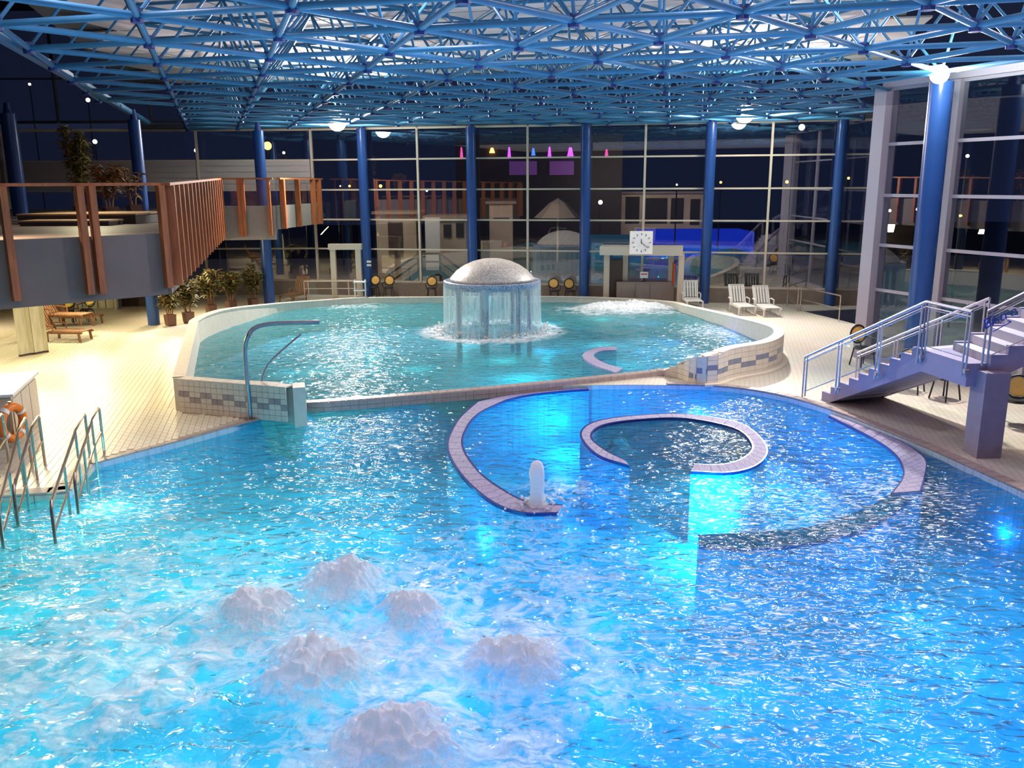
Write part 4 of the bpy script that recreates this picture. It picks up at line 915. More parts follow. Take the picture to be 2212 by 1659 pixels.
# counter with white top at the far left and marbled screen
cn = empty('service_counter', (-10.9, 17.6, 0), label='cream counter with a white sloping top at the left edge', cat='counter')
P = [at(58, 800, 1.0), at(20, 850, 1.0)]
ca, cb = Vector((-10.5, 18.6, 0)), Vector((-9.9, 16.6, 0)); t = (cb - ca).normalized(); n_ = Vector((-t.y, t.x, 0)); n_ = n_ if n_.x < 0 else -n_
rzc = math.atan2(t.y, t.x)
cm = (ca + cb) / 2 + n_ * .5
MB().box((cm.x, cm.y, .47), ((cb - ca).length, 1.0, .94), rzc).build('body', M['plaster'], cn)
MB().box((cm.x, cm.y, .97), ((cb - ca).length + .16, 1.14, .06), rzc).build('top', M['whitem'], cn, bevel=.01)
for k in range(3):
    f = (cb - ca) * ((k + .5) / 3); MB().box((ca.x + f.x - n_.x * .012, ca.y + f.y - n_.y * .012, .47), ((cb - ca).length / 3 - .05, .02, .8), rzc).build('front_panel', M['cream'], cn)
# life ring leaning against the counter
lr0 = at(45, 893, 0); ctr = Vector((lr0.x - .05, lr0.y - .05, .43)); bm = bmesh.new(); Rr, rt = .31, .085
lrE = empty('life_ring', (ctr.x, ctr.y, 0), label='orange life ring hanging on the end of the counter', cat='life ring')
ax_u = Vector((.45, -.85, 0)).normalized() * 0 + Vector((t.x, t.y, 0)); ax_w = Vector((0, 0, 1))
def torus(cen, u, w, R_, r_, a0=0, a1=2 * PI, nn=40, m=12):
    mb = MB(); vs = []; nrm = u.cross(w)
    for i in range(nn + 1):
        a = a0 + (a1 - a0) * i / nn; d = u * math.cos(a) + w * math.sin(a)
        for j in range(m):
            b = 2 * PI * j / m; vs.append(cen + d * (R_ + r_ * math.cos(b)) + nrm * r_ * math.sin(b))
    fs = [(i * m + j, i * m + (j + 1) % m, (i + 1) * m + (j + 1) % m, (i + 1) * m + j) for i in range(nn) for j in range(m)]
    return mb.add(vs, fs)
ctr = cb + t * .36 - n_ * .06; ctr.z = .50; lrE.location = (ctr.x, ctr.y, 0)
uu = (n_ * 1.0 + t * .5).normalized()
uu = Vector((.12, .99, 0))
torus(ctr, uu, ax_w, Rr, rt).build('ring', M['orange'], lrE, smooth=True)
for a in (.6, 2.2, 3.8, 5.4): torus(ctr, uu, ax_w, Rr, rt + .006, a - .12, a + .12, 4).build('band', M['whitem'], lrE, smooth=True)
MB().bar(ctr + Vector((0, 0, -.5)), ctr + Vector((0, 0, .42)), .05, .05, up=(1, 0, 0)).build('post', M['steel'], lrE)

# marbled folding screen
sc0 = at(45, 770, 0); sc1 = at(108, 760, 0)
sn_ = empty('folding_screen', (sc0.x, sc0.y, 0), label='cream marbled standing screen in front of the stacked loungers', cat='screen')
for k in range(4):
    a = sc0.lerp(sc1, k / 4); b = sc0.lerp(sc1, (k + 1) / 4); off = Vector((0, .06 if k % 2 else -.06, 0))
    MB().bar(a + Vector((0, 0, 1.0)) + off, b + Vector((0, 0, 1.0)) - off, .05, 1.9).build('screen_panel', M['curtain'], sn_)
    MB().bar(a + Vector((0, 0, .03)) + off, b + Vector((0, 0, .03)) - off, .08, .06).build('foot', M['darkwood'], sn_)

# ------------------------------------------------------------------ furniture prototypes
def chair_proto(back, label, group):
    r = empty('chair', (0, 0, 0), label=label, cat='chair', group=group)
    MB().lathe((0, 0, .44), [(.01, -.02), (.2, -.025), (.22, 0), (.2, .03), (.01, .035)], 20, False).build('seat', M['black'], r, smooth=True)
    b = MB().lathe((0, 0, 0), [(.01, -.02), (.17, -.02), (.19, 0), (.17, .02), (.01, .02)], 22, False); b.v = [(x, .23 + z_ + .05 * (y / .2), .74 + y) for x, y, z_ in b.v]; b.build('backrest', back, r, smooth=True)
    torus(Vector((0, .235, .74)), Vector((1, 0, 0)), Vector((0, .1, 1)).normalized(), .215, .022, nn=24, m=8).build('back_frame', M['black'], r, smooth=True)
    for sx in (-1, 1):
        for sy in (-1, 1): MB().tube((sx * .15, sy * .15, .43), (sx * .2, sy * .21, 0), .017, 8).build('leg', M['black'], r)
        MB().path([(sx * .2, -.16, .44), (sx * .25, -.17, .64), (sx * .25, .15, .67), (sx * .2, .23, .66)], .016, 8).build('armrest', M['black'], r)
    return r
def lounger_proto(label, group, m):
    r = empty('sun_lounger', (0, 0, 0), label=label, cat='lounger', group=group)
    for sx in (-1, 1): MB().box((sx * .31, -.25, .30), (.05, 1.35, .07)).build('side_rail', M[m], r)
    for i in range(9): MB().box((0, -.85 + i * .135, .34), (.58, .10, .025)).build('slat', M[m], r)
    for sx in (-1, 1):
        MB().bar((sx * .29, .38, .34), (sx * .29, .72, .98), .05, .06).build('back_rail', M[m], r)
    for i in range(5): MB().bar((-.22 + i * .11, .40, .36), (-.22 + i * .11, .71, .95), .075, .025).build('back_slat', M[m], r)
    MB().bar((-.31, .73, .98), (.31, .73, .98), .06, .08).build('head_bar', M[m], r)
    for sx in (-1, 1):
        for sy in (-.8, .3): MB().bar((sx * .31, sy, .28), (sx * .31, sy * 1.05, 0), .06, .06, up=(0, 1, 0)).build('leg', M[m], r)
        MB().path([(sx * .35, .05, .3), (sx * .36, .05, .52), (sx * .36, .42, .54), (sx * .34, .5, .5)], .025, 8).build('armrest', M[m], r)
    return r
wl_ = lounger_proto('white slatted plastic lounger standing right beside the booth', 'white loungers at the back windows', 'white')
for i, (x, y, rz, lb) in enumerate([(1496, 664, -.05, 'white slatted plastic lounger standing right beside the booth'), (1602, 676, .05, 'white slatted lounger, nearer the booth of the two at the back windows'), (1655, 679, .05, 'white slatted lounger nearest the small plunge pool')]):
    p = at(x, y, 0); o = wl_ if i == 0 else dup(wl_)
    o.location = (p.x, p.y + .2, 0); o.rotation_euler = (0, 0, rz); o['label'] = lb
yc = chair_proto(M['amber'], 'x', 'orange backed chairs at the back windows')
spots = [(818, 634, 'orange backed chair left of the outdoor stair, beside the white ladder'), (849, 634, 'orange backed chair at the foot of the outdoor stair railing'), (940, 634, 'orange backed chair just left of the fountain'), (1194, 641, 'orange backed chair just right of the fountain'), (1227, 641, 'orange backed chair next to the blue column right of the fountain')]
for i, (x, y, lb) in enumerate(spots):
    p = at(x, y, 0); p.y = min(p.y, FAC_P.y - .2 * (p.x - FAC_P.x) - .75); p.z = 0; o = yc if i == 0 else dup(yc)
    k = 1.0; o.location = p; o.rotation_euler = (0, 0, .1 * i - .2); o['label'] = lb
yy = chair_proto(M['yellow'], 'x', 'yellow backed chairs below the mezzanine')
for i, (x, y, lb) in enumerate([(150, 697, 'yellow backed chair behind the stacked loungers'), (190, 694, 'yellow backed chair beside the cream slatted wall below the mezzanine')]):
    p = at(x, y, 0); o = yy if i == 0 else dup(yy); o.location = p; o.rotation_euler = (0, 0, .3 - .5 * i); o['label'] = lb
bc = chair_proto(M['amber'], 'x', 'black chairs by the right stairs')
for i, (x, y, rz, lb) in enumerate([(2190, 915, 2.6, 'black chair with an orange round back right of the mauve pillar'), (2040, 862, 2.0, 'black chair under the stair landing behind the pillar'), (1968, 846, 2.4, 'black chair under the lower stair flight'), (1862, 790, .3, 'chair with orange back seen through the stair railing')]):
    p = at(x, y, 0); o = bc if i == 0 else dup(bc); o.location = p; o.rotation_euler = (0, 0, rz); o['label'] = lb
    o.scale = (1.15,) * 3
# stacked brown loungers below the mezzanine
bl = lounger_proto('x', 'brown loungers under the mezzanine', 'brown')
for i, (x, y, rz, z, lb) in enumerate([(135, 735, 1.45, 0, 'brown lounger nearest the marbled screen, lowest of the stack'), (140, 728, 1.45, .46, 'brown lounger on top of the stack by the marbled screen'), (165, 700, 1.5, 0, 'brown lounger behind the stack and in front of the yellow chairs'), (640, 650, -.3, 0, 'brown lounger in front of the glass between the blue column and the portal')]):
    p = at(x, y, 0); o = bl if i == 0 else dup(bl); o.location = (p.x, p.y, z); o.rotation_euler = (0, 0, rz); o['label'] = lb

# potted plants
def leafblade(mb, base, d, L, w, droop):
    d = Vector(d).normalized(); s = d.cross(Vector((0, 0, 1)));  s = s.normalized() if s.length > .01 else Vector((1, 0, 0)); b = Vector(base)
    m_ = b + d * L * .5 + Vector((0, 0, L * .06)); e_ = b + d * L + Vector((0, 0, -droop * L))
    mb.add([b, m_ - s * w, m_ + s * w, e_], [(0, 1, 3, 2)])
def potted(px, py, h, lb, sq=.42, z=0, m='leaf', nl=340, name='potted_plant', loc=None, grp='potted plants beside the raised pool'):
    p = Vector(loc) if loc else at(px, py, z); o = empty(name, p, label=lb, cat='plant', group=grp)
    MB().lathe(p, [(sq * .42, 0), (sq * .5, .03), (sq * .56, .36), (sq * .58, .40), (sq * .50, .40), (sq * .48, .34), (.01, .34)], 4, False).build('planter', M['terra'], o)
    st = MB(); lf_ = MB()
    for s in range(4):
        a = s * 1.7 + random.random(); q = p + Vector((.07 * math.cos(a), .07 * math.sin(a), .34)); tip = p + Vector((.30 * math.cos(a), .30 * math.sin(a), h * (.75 + .25 * random.random())))
        mid_ = (q + tip) / 2 + Vector((random.uniform(-.06, .06), random.uniform(-.06, .06), 0)); st.path([q, mid_, tip], .022, 6)
        for i in range(nl // 4):
            f = .25 + .75 * random.random() ** .7; bpt = q.lerp(tip, f); az = random.random() * 2 * PI; leafblade(lf_, bpt, (math.cos(az), math.sin(az), random.uniform(-.1, .8)), random.uniform(.20, .38), random.uniform(.035, .065), random.uniform(.1, .5))
    st.build('stem', M['stem'], o); lf_.build('foliage', M[m], o, kind='stuff')
for (x, y, h, lb) in ((369, 703, 1.5, 'bushy potted plant nearest the blue column, first of the row'), (408, 697, 1.65, 'bushy potted plant, second of the row from the blue column'), (457, 680, 1.9, 'tall potted plant in the middle of the row'), (501, 671, 1.7, 'round headed potted plant, fourth of the row'), (548, 666, 1.9, 'potted plant at the far end of the row beside the thin mullion')):
    potted(x, y, h, lb)
for (x, y, Y, h, lb, m, nl) in ((170, 400, 28.0, 2.9, 'tall dark leafy plant rising above the mezzanine rail', 'leaf', 800), (232, 400, 26.9, 1.7, 'bushy plant with red brown leaves behind the mezzanine rail', 'plant2', 420), (285, 400, 29.5, 1.6, 'small red leaved plant on the mezzanine near the column', 'plant2', 120)):
    q = atY(x, y, Y); potted(0, 0, h, lb, .5, m=m, nl=nl, loc=(q.x, q.y, MZ), grp='plants on the mezzanine')

# ------------------------------------------------------------------ booth with clock
bk = empty('attendant_booth', (5.8, 35.9, 0), label='pale open attendant booth under the wall clock', cat='booth')
bl_ = atY(1306, 640, 36.2).x; brr = atY(1472, 640, 35.6).x; BH = atY(1390, 548, 36.0).z
for (x, y) in ((bl_ + .12, 36.75), (brr, 35.95), (bl_ + .95, 37.15), (brr - .25, 36.85)): MB().box((x, y, BH / 2), (.22, .22, BH)).build('post', M['frame'], bk)
MB().box(((bl_ + brr) / 2, 36.6, BH + .1), (brr - bl_ + .3, 1.1, .36), -.19).build('roof_beam', M['frame'], bk)
MB().box(((bl_ + brr) / 2 + .2, 36.75, .45), (brr - bl_ - .7, .5, .9)).build('counter', mat('brown_counter', (0.30, 0.22, 0.19), .5), bk)
for k in range(3): MB().box((bl_ + 1.0 + k * .62, 36.48, .45), (.55, .03, .75)).build('counter_panel', M['fasciab'], bk)
MB().box((bl_ + .55, 37.0, .9), (.5, .3, 1.8)).build('side_cabinet', M['darkwood'], bk)
MB().box((brr - .2, 36.4, 1.25), (.08, .3, .9)).build('red_panel', mat('red_orange_board', (.6, .12, .04), .5), bk, label='red orange board on the right post')
mo = empty('monitor', ((bl_ + brr) / 2 + .15, 36.75, .9), label='small white monitor with a red stripe on the booth counter', cat='monitor')
qx = (bl_ + brr) / 2 + .15
MB().box((qx, 36.7, 1.18), (.34, .05, .26)).build('screen', M['whitem'], mo); MB().box((qx, 36.67, 1.22), (.26, .02, .04)).build('stripe', mat('red_stripe', (.6, .05, .04), .5), mo); MB().box((qx, 36.75, .98), (.05, .05, .2)).build('stand', M['black'], mo); MB().box((qx, 36.75, .91), (.22, .16, .02)).build('base', M['black'], mo)
ck = atY(1385, 524, 35.98); cs = (548 - 500) / FPX * 36.3
cl = empty('wall_clock', (ck.x, ck.y, ck.z), label='square white clock with black hands on top of the booth', cat='clock')
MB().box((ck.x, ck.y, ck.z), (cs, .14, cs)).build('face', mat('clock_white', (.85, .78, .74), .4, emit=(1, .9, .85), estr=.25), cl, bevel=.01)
for k in range(12):
    a = k * PI / 6; R_ = cs * .38; X = Vector((math.sin(a), 0, math.cos(a)))
    MB().bar(ck + Vector((0, -.08, 0)) + X * (R_ - .045), ck + Vector((0, -.08, 0)) + X * (R_ + .035), .02, .055 if k % 3 else .075, up=(0, 1, 0)).build('hour_mark', M['black'], cl)
for a, L_, w in ((-.06, .14, .07), (2.25, .34, .045)):
    X = Vector((math.sin(a), 0, math.cos(a))); MB().bar(ck + Vector((0, -.09, 0)) - X * .04, ck + Vector((0, -.09, 0)) + X * L_, .02, w, up=(0, 1, 0)).build('hand', M['black'], cl)

# ------------------------------------------------------------------ white portal, railings at back left
pl = at(717, 643, 0); Yp = 37.2; x0, x1 = atY(722, 600, Yp).x, atY(776, 600, Yp).x; zt = atY(745, 538, Yp).z
pt = empty('portal_frame', ((x0 + x1) / 2, Yp, 0), label='pale open portal frame standing before the back windows at left', cat='frame')
for x in (x0, x1):
    MB().box((x, Yp, zt / 2), (.22, .22, zt)).build('post', M['frame'], pt)
MB().box(((x0 + x1) / 2, Yp, zt + .1), (x1 - x0 + .34, .3, .24)).build('lintel', M['frame'], pt)
def railing(pts, h, label, name='railing', m='frame', mids=2, r=.022, group=None, posts=True):
    o = empty(name, pts[0], label=label, cat='railing', group=group)
    P = [Vector(p) for p in pts]; MB().path([p + Vector((0, 0, h)) for p in P], r * 1.15, 8).build('top_rail', M[m], o)
    for k in range(mids): MB().path([p + Vector((0, 0, h * (k + 1) / (mids + 1))) for p in P], r * .8, 6).build('mid_rail', M[m], o)
    for p in P: MB().tube(p, p + Vector((0, 0, h)), r, 8).build('post', M[m], o)
    return o
q = [at(x, y, 0) for x, y in ((660, 655), (682, 647), (735, 645), (768, 645), (795, 643))]
for p in q: p.y = min(p.y, 37.0)
railing(q, .95, 'low pale railing at the foot of the portal frame')
q = [at(x, y, 0) for x, y in ((1700, 662), (1722, 672))]; railing([(p.x, p.y, 0) for p in q], .95, 'short steel railing left of the plunge pool', m='steel')
q = [at(x, y, 0) for x, y in ((1728, 672), (1812, 695))]; railing([(p.x, p.y, 0) for p in q], .95, 'sloping steel railing along the front of the plunge pool', m='steel', mids=1)
# white ladder chair
p = at(797, 643, 0); p.y = 36.6; lg = empty('steel_ladder', p, label='white step ladder beside the portal frame', cat='ladder')
for sx in (-.22, .22): MB().tube((p.x + sx, p.y, 0), (p.x + sx, p.y + .1, 1.05), .03, 8).build('side_rail', M['whitem'], lg)
for z in (.3, .6, .95): MB().box((p.x, p.y + .05, z), (.5, .3, .05)).build('step', M['whitem'], lg)

# ------------------------------------------------------------------ steel handrails into the lower pool (left)
def entry_rail(deck, wat, label, h=.95):
    a = at(deck[0], deck[1], 0); b = at(wat[0], wat[1], WATER_L); o = empty('pool_handrail', a, label=label, cat='handrail', group='steel handrails at the pool steps')
    a, b = Vector((a.x, a.y, 0)), Vector((b.x, b.y, -.6)); d = (b - a).xy.normalized(); L = (b - a).xy.length; d3 = Vector((d.x, d.y, 0))
    m1 = a + d3 * (L * .30); m2 = a + d3 * (L * .97)
    top = [a + Vector((0, 0, .0)), a + Vector((0, 0, h * .97)), a + d3 * .08 + Vector((0, 0, h)), m1 + Vector((0, 0, h * .98)), m1 + d3 * .12 + Vector((0, 0, h * .93)), m2 - d3 * .08 + Vector((0, 0, .52)), m2 + Vector((0, 0, .40)), m2 + d3 * .03 + Vector((0, 0, -.9))]
    MB().path(top, .026, 8).build('rail', M['steel'], o, smooth=True)
    MB().path([a + Vector((0, 0, h * .5)), m1 + Vector((0, 0, h * .46)), m2 + Vector((0, 0, .06))], .018, 8).build('lower_rail', M['steel'], o, smooth=True)
    for q, z0, z1 in ((m1, -1.2, h * .98), ((m1 + m2) / 2, -1.2, .72)): MB().tube(q + Vector((0, 0, z0)), q + Vector((0, 0, z1)), .022, 8).build('post', M['steel'], o)
entry_rail((226, 984), (168, 1112), 'steel handrail farthest into the pool corner, right of the rest')
entry_rail((196, 1000), (118, 1182), 'long steel handrail reaching down into the foaming water, second from the right')
entry_rail((98, 1006), (38, 1142), 'steel handrail standing in the middle of the pool steps')
entry_rail((70, 1010), (6, 1190), 'steel handrail left of the middle one at the pool steps')
entry_rail((20, 1000), (-60, 1140), 'steel handrail cut off by the left edge of the photo')
# box on the wall & swan-neck pipe
p = at(541, 905, 0); sw = empty('swan_neck_shower', p, label='tall grey swan neck water spout beside the raised pool wall', cat='water spout')
pts = [(541, 904), (538, 860), (532, 800), (530, 750), (538, 722), (556, 706), (590, 699), (640, 697), (690, 696)]
D_ = p.y
P3 = [atY(x, y, D_ + (0 if i < 5 else .15 * (i - 4))) for i, (x, y) in enumerate(pts)]; P3[0].z = 0
MB().path(spline(P3, 4), .048, 12).build('pipe', M['gun'], sw, smooth=True)
P4 = [atY(x, y, D_ + i * .35) for i, (x, y) in enumerate([(547, 903), (560, 850), (572, 800), (600, 765), (650, 722)])]; P4[0].z = 0
MB().path(spline(P4, 3), .022, 8).build('brace', M['gun'], sw, smooth=True)
MB().tube((p.x, p.y, 0), (p.x, p.y, .03), .14, 16).build('foot_plate', M['gun'], sw)
q = at(526, 903, 0); MB().box((q.x - .02, q.y + .12, .33), (.26, .14, .42), .1).build('control_box', M['steel'], label='small brown metal box on the raised pool wall by the spout', cat='box', bevel=.01)

# ------------------------------------------------------------------ stairs on the right
st = empty('staircase', (7.4, 20.3, 0), label='mauve concrete staircase with glass railing climbing on the right', cat='stairs')
LZ = 1.7; P0 = at(1782, 862, 0).xy; L1 = at(2003, 757, LZ).xy; d1 = (L1 - P0).normalized(); w1 = Vector((-d1.y, d1.x)); w1 = w1 if w1.x > 0 else -w1; WID = 1.35
n1 = 10; run = (L1 - P0).length / n1; rise = LZ / n1
def flight(start, d, w, n, run, rise, z0, sideext, name='step'):
    for k in range(n):
        a = start + d * (run * k); zt_ = z0 + rise * (k + 1)
        q = [a, a + d * (run + .02), a + d * (run + .02) + w * WID, a + w * WID]
        MB().prism(q, zt_ - rise - .05, zt_).build(name, M['mosaic'] if False else M['stepm'], st)
M['stepm'] = mat('stair_step', (0.46, 0.42, 0.52), .6, var=.06)
flight(P0, d1, w1, n1, run, rise, 0, 0)
def side_plate(start, d, w, n, run, rise, z0, m, drop=.42, th=.1, first=0):
    """stringer with a sawtooth top below the treads and a raking soffit"""
    for s_ in (-th, WID):
        top = []; 
        for k in range(n): top += [(run * k, z0 + rise * (k + 1) + .03), (run * (k + 1), z0 + rise * (k + 1) + .03)]
        bot = [(run * n, z0 + rise * n - drop), (0 if z0 > .1 else run * .9, max(-.02, z0 - drop + rise))] 
        if z0 < .1: bot.append((0, -.0))
        prof = top + bot
        A = [start + d * p[0] + w * s_ for p in prof]; B_ = [start + d * p[0] + w * (s_ + th) for p in prof]; n_p = len(prof)
        vs = [(a.x, a.y, p[1]) for a, p in zip(A, prof)] + [(b.x, b.y, p[1]) for b, p in zip(B_, prof)]
        tri = geometry.tessellate_polygon([[Vector((p[0], p[1], 0)) for p in prof]])
        fs = [tuple(t) for t in tri] + [tuple(n_p + i for i in t)[::-1] for t in tri] + [(i, (i + 1) % n_p, n_p + (i + 1) % n_p, n_p + i) for i in range(n_p)]
        MB().add(vs, fs).build('stringer', m, st)
    a0 = start + d * (run * .9 if z0 < .1 else 0); b0 = start + d * (run * n); za = max(0, z0 - drop + rise); zb = z0 + rise * n - drop
    q = [(a0, za), (b0, zb)]
    MB().add([(p.x, p.y, z) for p, z in q] + [((p + w * WID).x, (p + w * WID).y, z) for p, z in q] + [(p.x, p.y, z + .12) for p, z in q] + [((p + w * WID).x, (p + w * WID).y, z + .12) for p, z in q],
             [(0, 1, 3, 2), (4, 5, 7, 6), (0, 1, 5, 4), (2, 3, 7, 6), (0, 2, 6, 4), (1, 3, 7, 5)]).build('soffit', m, st)
side_plate(P0, d1, w1, n1, run, rise, 0, M['concrete'])
L2 = at(2100, 787, LZ).xy
d2 = Vector((1, -.02)).normalized(); w2 = Vector((-d2.y, d2.x)); WID_ = WID
land = [L1, L2, L2 + d2 * .55, L1 + w1 * WID + d2 * .0, ]
land = [L1 - w1 * .1, L2 - w1 * .1, L2 + d2 * .3, L2 + d2 * .3 + w2 * WID, L1 + w1 * WID]
MB().prism(land, LZ - .42, LZ + .02).build('landing', M['concrete'], st)
S2 = L2 + d2 * .28; n2 = 12
WID = 1.25
flight(S2, d2, w2, n2, .30, .168, LZ, 0); side_plate(S2, d2, w2, n2, .30, .168, LZ, M['concrete'], drop=.5)
pl_ = at(2118, 990, 0).xy; MB().box((pl_.x + .15, pl_.y + .25, (LZ - .1) / 2), (.45, .5, LZ - .1)).build('pillar', mat('mauve_pillar', (0.26, 0.21, 0.30), .6, var=.12), st)
def glass_rail(pa, pb, za, zb, n, h=.98, first=True, name='railing'):
    """posts in pairs, handrail, glass panels between"""
    pa, pb = Vector((pa.x, pa.y, za)), Vector((pb.x, pb.y, zb)); D = pb - pa; t = D.normalized()
    MB().tube(pa + Vector((0, 0, h)), pb + Vector((0, 0, h)), .032, 10).build('handrail', M['steelm'], st, smooth=True)
    MB().tube(pa + Vector((0, 0, h - .09)), pb + Vector((0, 0, h - .09)), .015, 8).build('upper_bar', M['steelm'], st)
    for k in range(n + 1):
        for s_ in (-.05, .05):
            f = k / n; q = pa + D * f + t * s_ if 0 < k < n else pa + D * f + t * (s_ + (.05 if k == 0 else -.05)); MB().tube(q + Vector((0, 0, -.22 if za + zb > .5 and k > 0 else 0)), q + Vector((0, 0, h)), .02, 8).build('post', M['steelm'], st)
        q = pa + D * (k / n)
        if k > 0: MB().tube(q + Vector((-.03, 0, -.12)), q + Vector((.05, 0, -.12)), .05, 10).build('post_fixing', M['steelm'], st)
    for k in range(n):
        a = pa + D * ((k + .09) / n); b = pa + D * ((k + .91) / n)
        MB().add([a + Vector((0, 0, .12)), b + Vector((0, 0, .12)), b + Vector((0, 0, h - .13)), a + Vector((0, 0, h - .13)), a + Vector((.012, 0, .12)), b + Vector((.012, 0, .12)), b + Vector((.012, 0, h - .13)), a + Vector((.012, 0, h - .13))],
                 [(0, 1, 2, 3), (4, 5, 6, 7), (0, 1, 5, 4), (1, 2, 6, 5), (2, 3, 7, 6), (3, 0, 4, 7)]).build('glass_panel', M['clear'], st)
        for z_ in (.12, h - .13): MB().tube(a + Vector((0, 0, z_)), b + Vector((0, 0, z_)), .011, 6).build('panel_edge', M['steelm'], st)
f0 = at(1736, 858, 0).xy
o1 = -w1 * .14
glass_rail(f0 + o1 * .3, L1 + o1, 0, LZ, 3)
glass_rail(L1 + o1, L2 + o1, LZ, LZ, 1)
glass_rail(L2 + Vector((0, -.14)) + d2 * .1, S2 + Vector((0, -.14)) + d2 * 3.6, LZ, LZ + .168 * 12, 4, h=1.0)
glass_rail(f0 + w1 * (1.35 + .1), L1 + w1 * (1.35 + .1), 0, LZ, 3)
# lettering on the glass panel
q3 = atY(2126, 712, S2.y - .165); letters('Bistro', .26, q3, (PI / 2, -math.radians(27), 0), M['cloth'], st, shear=.2)
aa, ab = atY(2145, 716, S2.y - .165), atY(2184, 695, S2.y - .165)
MB().bar(aa, ab, .008, .018).build('arrow', M['cloth'], st)
MB().bar(ab, ab + Vector((-.07, 0, .02)), .008, .018).build('arrow', M['cloth'], st)

# ------------------------------------------------------------------ outside the windows (night), with stand-ins for reflections in the glass
MB().box((0, 75, -.12), (160, 72, .1)).build('ground', M['asphalt'], kind='structure', label='dark ground outside the windows')
def out_building(x0, x1, yt, yb, Y, m, label, win=(), wm='winlit', cat='building', name='stand_in_building', depth=3):  # blocks added outside for pale shapes reflected in the glass
    a, b = atY(x0, yb, Y), atY(x1, yb, Y); zt_ = atY((x0 + x1) / 2, yt, Y).z; o = empty(name, ((a.x + b.x) / 2, Y + depth / 2, 0), label=label, cat=cat)
    MB().box(((a.x + b.x) / 2, Y + depth / 2, zt_ / 2), (b.x - a.x, depth, zt_)).build('walls', M[m], o)
    MB().box(((a.x + b.x) / 2, Y + depth / 2, zt_ + .06), (b.x - a.x + .4, depth + .4, .14)).build('roof', M['fasciab'], o)
    for (u0, u1, v0, v1, mm) in win:
        p, q = atY(u0, v0, Y), atY(u1, v1, Y); MB().box(((p.x + q.x) / 2, Y - .03, (p.z + q.z) / 2), (abs(q.x - p.x), .08, abs(p.z - q.z))).build('window', M[mm], o)
    return o, zt_
out_building(817, 902, 462, 600, 47, 'outw', 'cream cabin with a brown door standing in for a reflection in the back windows', [(838, 872, 480, 555, 'darkwood'), (822, 898, 464, 470, 'darkwood')])
out_building(925, 1008, 472, 600, 46, 'outw', 'cream annex with dark windows standing in for a reflection in the back windows', [(958, 975, 485, 512, 'outd'), (985, 1002, 482, 512, 'outd')])
p, q = atY(918, 470, 45), atY(952, 560, 45); MB().box(((p.x + q.x) / 2, 45, (p.z) / 2), (q.x - p.x, .3, p.z)).build('advert_pillar', M['whitem'], label='white outdoor pillar with a small emblem', cat='pillar')
out_building(1058, 1108, 440, 560, 50, 'outw', 'narrow pale tower standing in for a reflection in the back windows', [(1066, 1100, 470, 474, 'darkwood')])
out_building(1282, 1522, 418, 505, 60, 'outw', 'long lit pavilion with dark windows standing in for a reflection in the back windows', [(1300, 1330, 425, 480, 'winlit'), (1352, 1380, 425, 482, 'outd'), (1395, 1440, 428, 482, 'outd'), (1450, 1475, 428, 482, 'outd'), (1492, 1510, 430, 485, 'outd')])
# umbrella-like pale canopy added for a reflection in the glass
q = atY(1205, 470, 50); tt = empty('stand_in_parasol', (q.x, q.y, 0), label='pinkish pointed canopy standing in for a reflection in the back windows', cat='stand_in_parasol'); zt_ = atY(1205, 428, 50).z
MB().lathe((q.x, q.y, 0), [(1.35, q.z), (1.3, q.z + .05), (.5, q.z + .8), (.02, zt_)], 8, False).build('canopy', M['outw'], tt); MB().tube((q.x, q.y, 0), (q.x, q.y, q.z + .8), .06, 8).build('pole', M['frame'], tt)
# glowing boxes added for the pool reflected in the glass
a, b = atY(1400, 532, 52), atY(1640, 505, 52)
MB().box(((a.x + b.x) / 2, 55, 1.3), (b.x - a.x, 4, 1.5)).build('stand_in_pool', M['bluepool'], label='blue glowing box standing in for a pool reflection behind the booth', cat='pool')
a, b = atY(1270, 540, 50), atY(1400, 510, 50)
MB().box(((a.x + b.x) / 2, 52, 1.1), (b.x - a.x, 3, 1.6)).build('stand_in_pool', M['tealpool'], label='dim teal box standing in for a pool reflection left of the blue one', cat='pool')
rk = MB()
for i in range(14): rk.sphere((fac(1560 + i * 12, 590).x * 1.15, 43 + random.random() * 3, .3 + random.random() * .5), .6 + random.random() * .8, 8, 6, .7)
rk.build('snowy_rocks', mat('grey_rock', (.16, .2, .22), .9, var=.3), label='grey rocks outside behind the white loungers', cat='rocks', kind='stuff')
# lettered board added for a sign reflected in the glass
bn = empty('stand_in_sign', (0, 44, 0), label='grey board with dark letters standing in for a reflected sign right of the fountain dome', cat='stand_in_sign')
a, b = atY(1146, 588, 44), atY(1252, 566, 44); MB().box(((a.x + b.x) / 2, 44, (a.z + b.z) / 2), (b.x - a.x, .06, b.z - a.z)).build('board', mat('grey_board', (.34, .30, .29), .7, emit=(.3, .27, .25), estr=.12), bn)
letters('B S E .', .36, atY(1168, 583, 43.9), (PI / 2, 0, 0), M['black'], bn, .01)
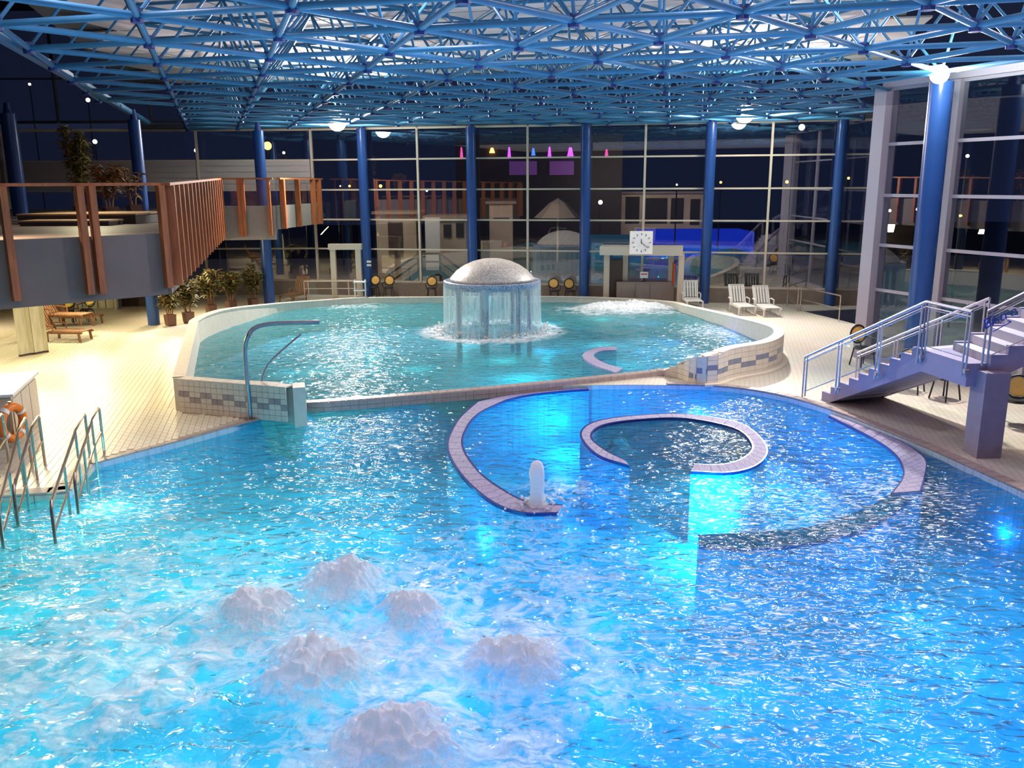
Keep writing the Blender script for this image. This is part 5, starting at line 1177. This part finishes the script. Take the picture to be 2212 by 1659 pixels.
# board of coloured lamps added for hall lamps reflected in the glass
a, b = atY(985, 385, 58), atY(1345, 338, 58)
ga = empty('stand_in_lamps', ((a.x + b.x) / 2, 58, 0), label='dark board of purple and blue lamps standing in for reflections in the back windows', cat='building')
MB().box(((a.x + b.x) / 2, 58.5, b.z / 2 + .7), (b.x - a.x, 1, b.z + 1.4)).build('wall', M['outd'], ga)
for (x, y, w, h, m) in ((997, 330, 7, 22, 'mlamp'), (1100, 330, 8, 22, 'plamp'), (1152, 328, 9, 15, 'blamp'), (1187, 328, 8, 20, 'plamp'), (1232, 328, 14, 18, 'plamp'), (1310, 330, 8, 14, 'mlamp'), (1063, 325, 12, 10, 'osun')):
    p = atY(x, y, 57.95); MB().tube((p.x, 57.9, p.z - h / FPX * 29), (p.x, 57.9, p.z + h / FPX * 29), w / FPX * 29, 12, w / FPX * 12).build('stand_in_lamp', M[m], ga)
for (x0_, x1_) in ((1100, 1160), (1187, 1240)):
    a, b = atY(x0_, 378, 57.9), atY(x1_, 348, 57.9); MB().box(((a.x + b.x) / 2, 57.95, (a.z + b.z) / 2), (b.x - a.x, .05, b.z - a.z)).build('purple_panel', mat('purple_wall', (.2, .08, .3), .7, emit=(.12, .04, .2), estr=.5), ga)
for i, (x, y, Y, s_, m, lb) in enumerate([(1297, 437, 55, .28, 'wlamp', 'bright lamp on the pavilion left end'), (822, 402, 55, .20, 'osun', 'orange outdoor lamp above the cream cabin'), (735, 402, 55, .10, 'wlamp', 'small lamp seen through the bay left of the portal column'), (755, 402, 55, .14, 'osun', 'orange lamp seen above the portal frame'), (922, 412, 55, .14, 'wlamp', 'white lamp above the annex'),
        (1557, 394, 52, .15, 'osun', 'orange lamp right of the booth column'), (1700, 393, 52, .18, 'osun', 'orange lamp in the last wide window bay'), (1833, 385, 52, .15, 'osun', 'orange lamp in the narrow bay at the right end'), (1462, 399, 52, .12, 'wlamp', 'white lamp above the pavilion roof'), (578, 315, 50, .45, 'osun', 'large orange lantern behind the column over the bridge'),
        (613, 330, 50, .16, 'wlamp', 'small white lamp right of the orange lantern'), (423, 325, 50, .2, 'wlamp', 'white lamp behind the window above the bridge corner'), (64, 182, 60, .18, 'wlamp', 'warm lamp high in the dark glazing at the top left'), (190, 216, 60, .28, 'wlamp', 'wide lamp under the roof edge at left'), (205, 306, 50, .25, 'wlamp', 'white lamp behind the tall plant'), (150, 315, 50, .2, 'wlamp', 'white lamp left of the tall plant'), (1732, 275, 50, .35, 'wlamp', 'bright reflected lamp in the top row of the back windows'),
        (2090, 337, 30, .12, 'wlamp', 'warm lamp cluster behind the right window wall'), (2075, 466, 30, .10, 'osun', 'orange lamp lower behind the right window wall'), (1922, 455, 40, .14, 'wlamp', 'warm lamp behind the glass left of the thick column'), (1982, 452, 40, .14, 'wlamp', 'warm lamp just beside the thick column')]):
    q = atY(x, y, Y); o = empty('outdoor_lamp', (q.x, q.y, q.z), label=lb, cat='lamp', group='lamps outside in the dark')
    MB().sphere(q, s_ * .5, 12, 8).build('globe', M[m], o, smooth=True); MB().tube(q + Vector((0, 0, -s_ * .45)), (q.x, q.y, -.07), .04, 6).build('pole', M['darkframe'], o)
light('AREA', 'outdoor_light', (-6, 43, 7), 260, (1.0, .82, .58), 5, 2, target=(-6, 47, 1))
light('AREA', 'outdoor_light', (9, 54, 6), 260, (1.0, .80, .55), 9, 2, target=(10, 60, 2))
light('AREA', 'outdoor_light', (1, 44.5, 6), 120, (1.0, .80, .7), 4, 2, target=(2, 50, 3))
# outdoor stair
os_ = empty('outdoor_stair', (-4.8, 43, 0), label='dark outdoor stair with railings behind the windows left of the fountain', cat='stairs')
for dy in (0, 1.4):
    for (xa, ya, xb, yb) in ((838, 595, 905, 548), (905, 548, 950, 548), (950, 548, 1005, 590)):
        a, b = atY(xa, ya, 42.5 + dy), atY(xb, yb, 42.5 + dy); MB().tube(a, b, .05, 8).build('handrail', M['darkframe'], os_)
        MB().tube(a - Vector((0, 0, .4)), b - Vector((0, 0, .4)), .035, 8).build('handrail', M['darkframe'], os_); MB().bar(a - Vector((0, 0, .95)), b - Vector((0, 0, .95)), .1, .25).build('stringer', M['darkframe'], os_)
        MB().tube(b, Vector((b.x, b.y, 0)), .05, 8).build('post', M['darkframe'], os_)
a, b = atY(838, 595, 43), atY(905, 548, 43)
for k in range(9):
    q = a.lerp(b, k / 9); MB().box((q.x, 43.2, q.z - .95), (.3, 1.4, .05)).build('tread', M['fasciab'], os_)
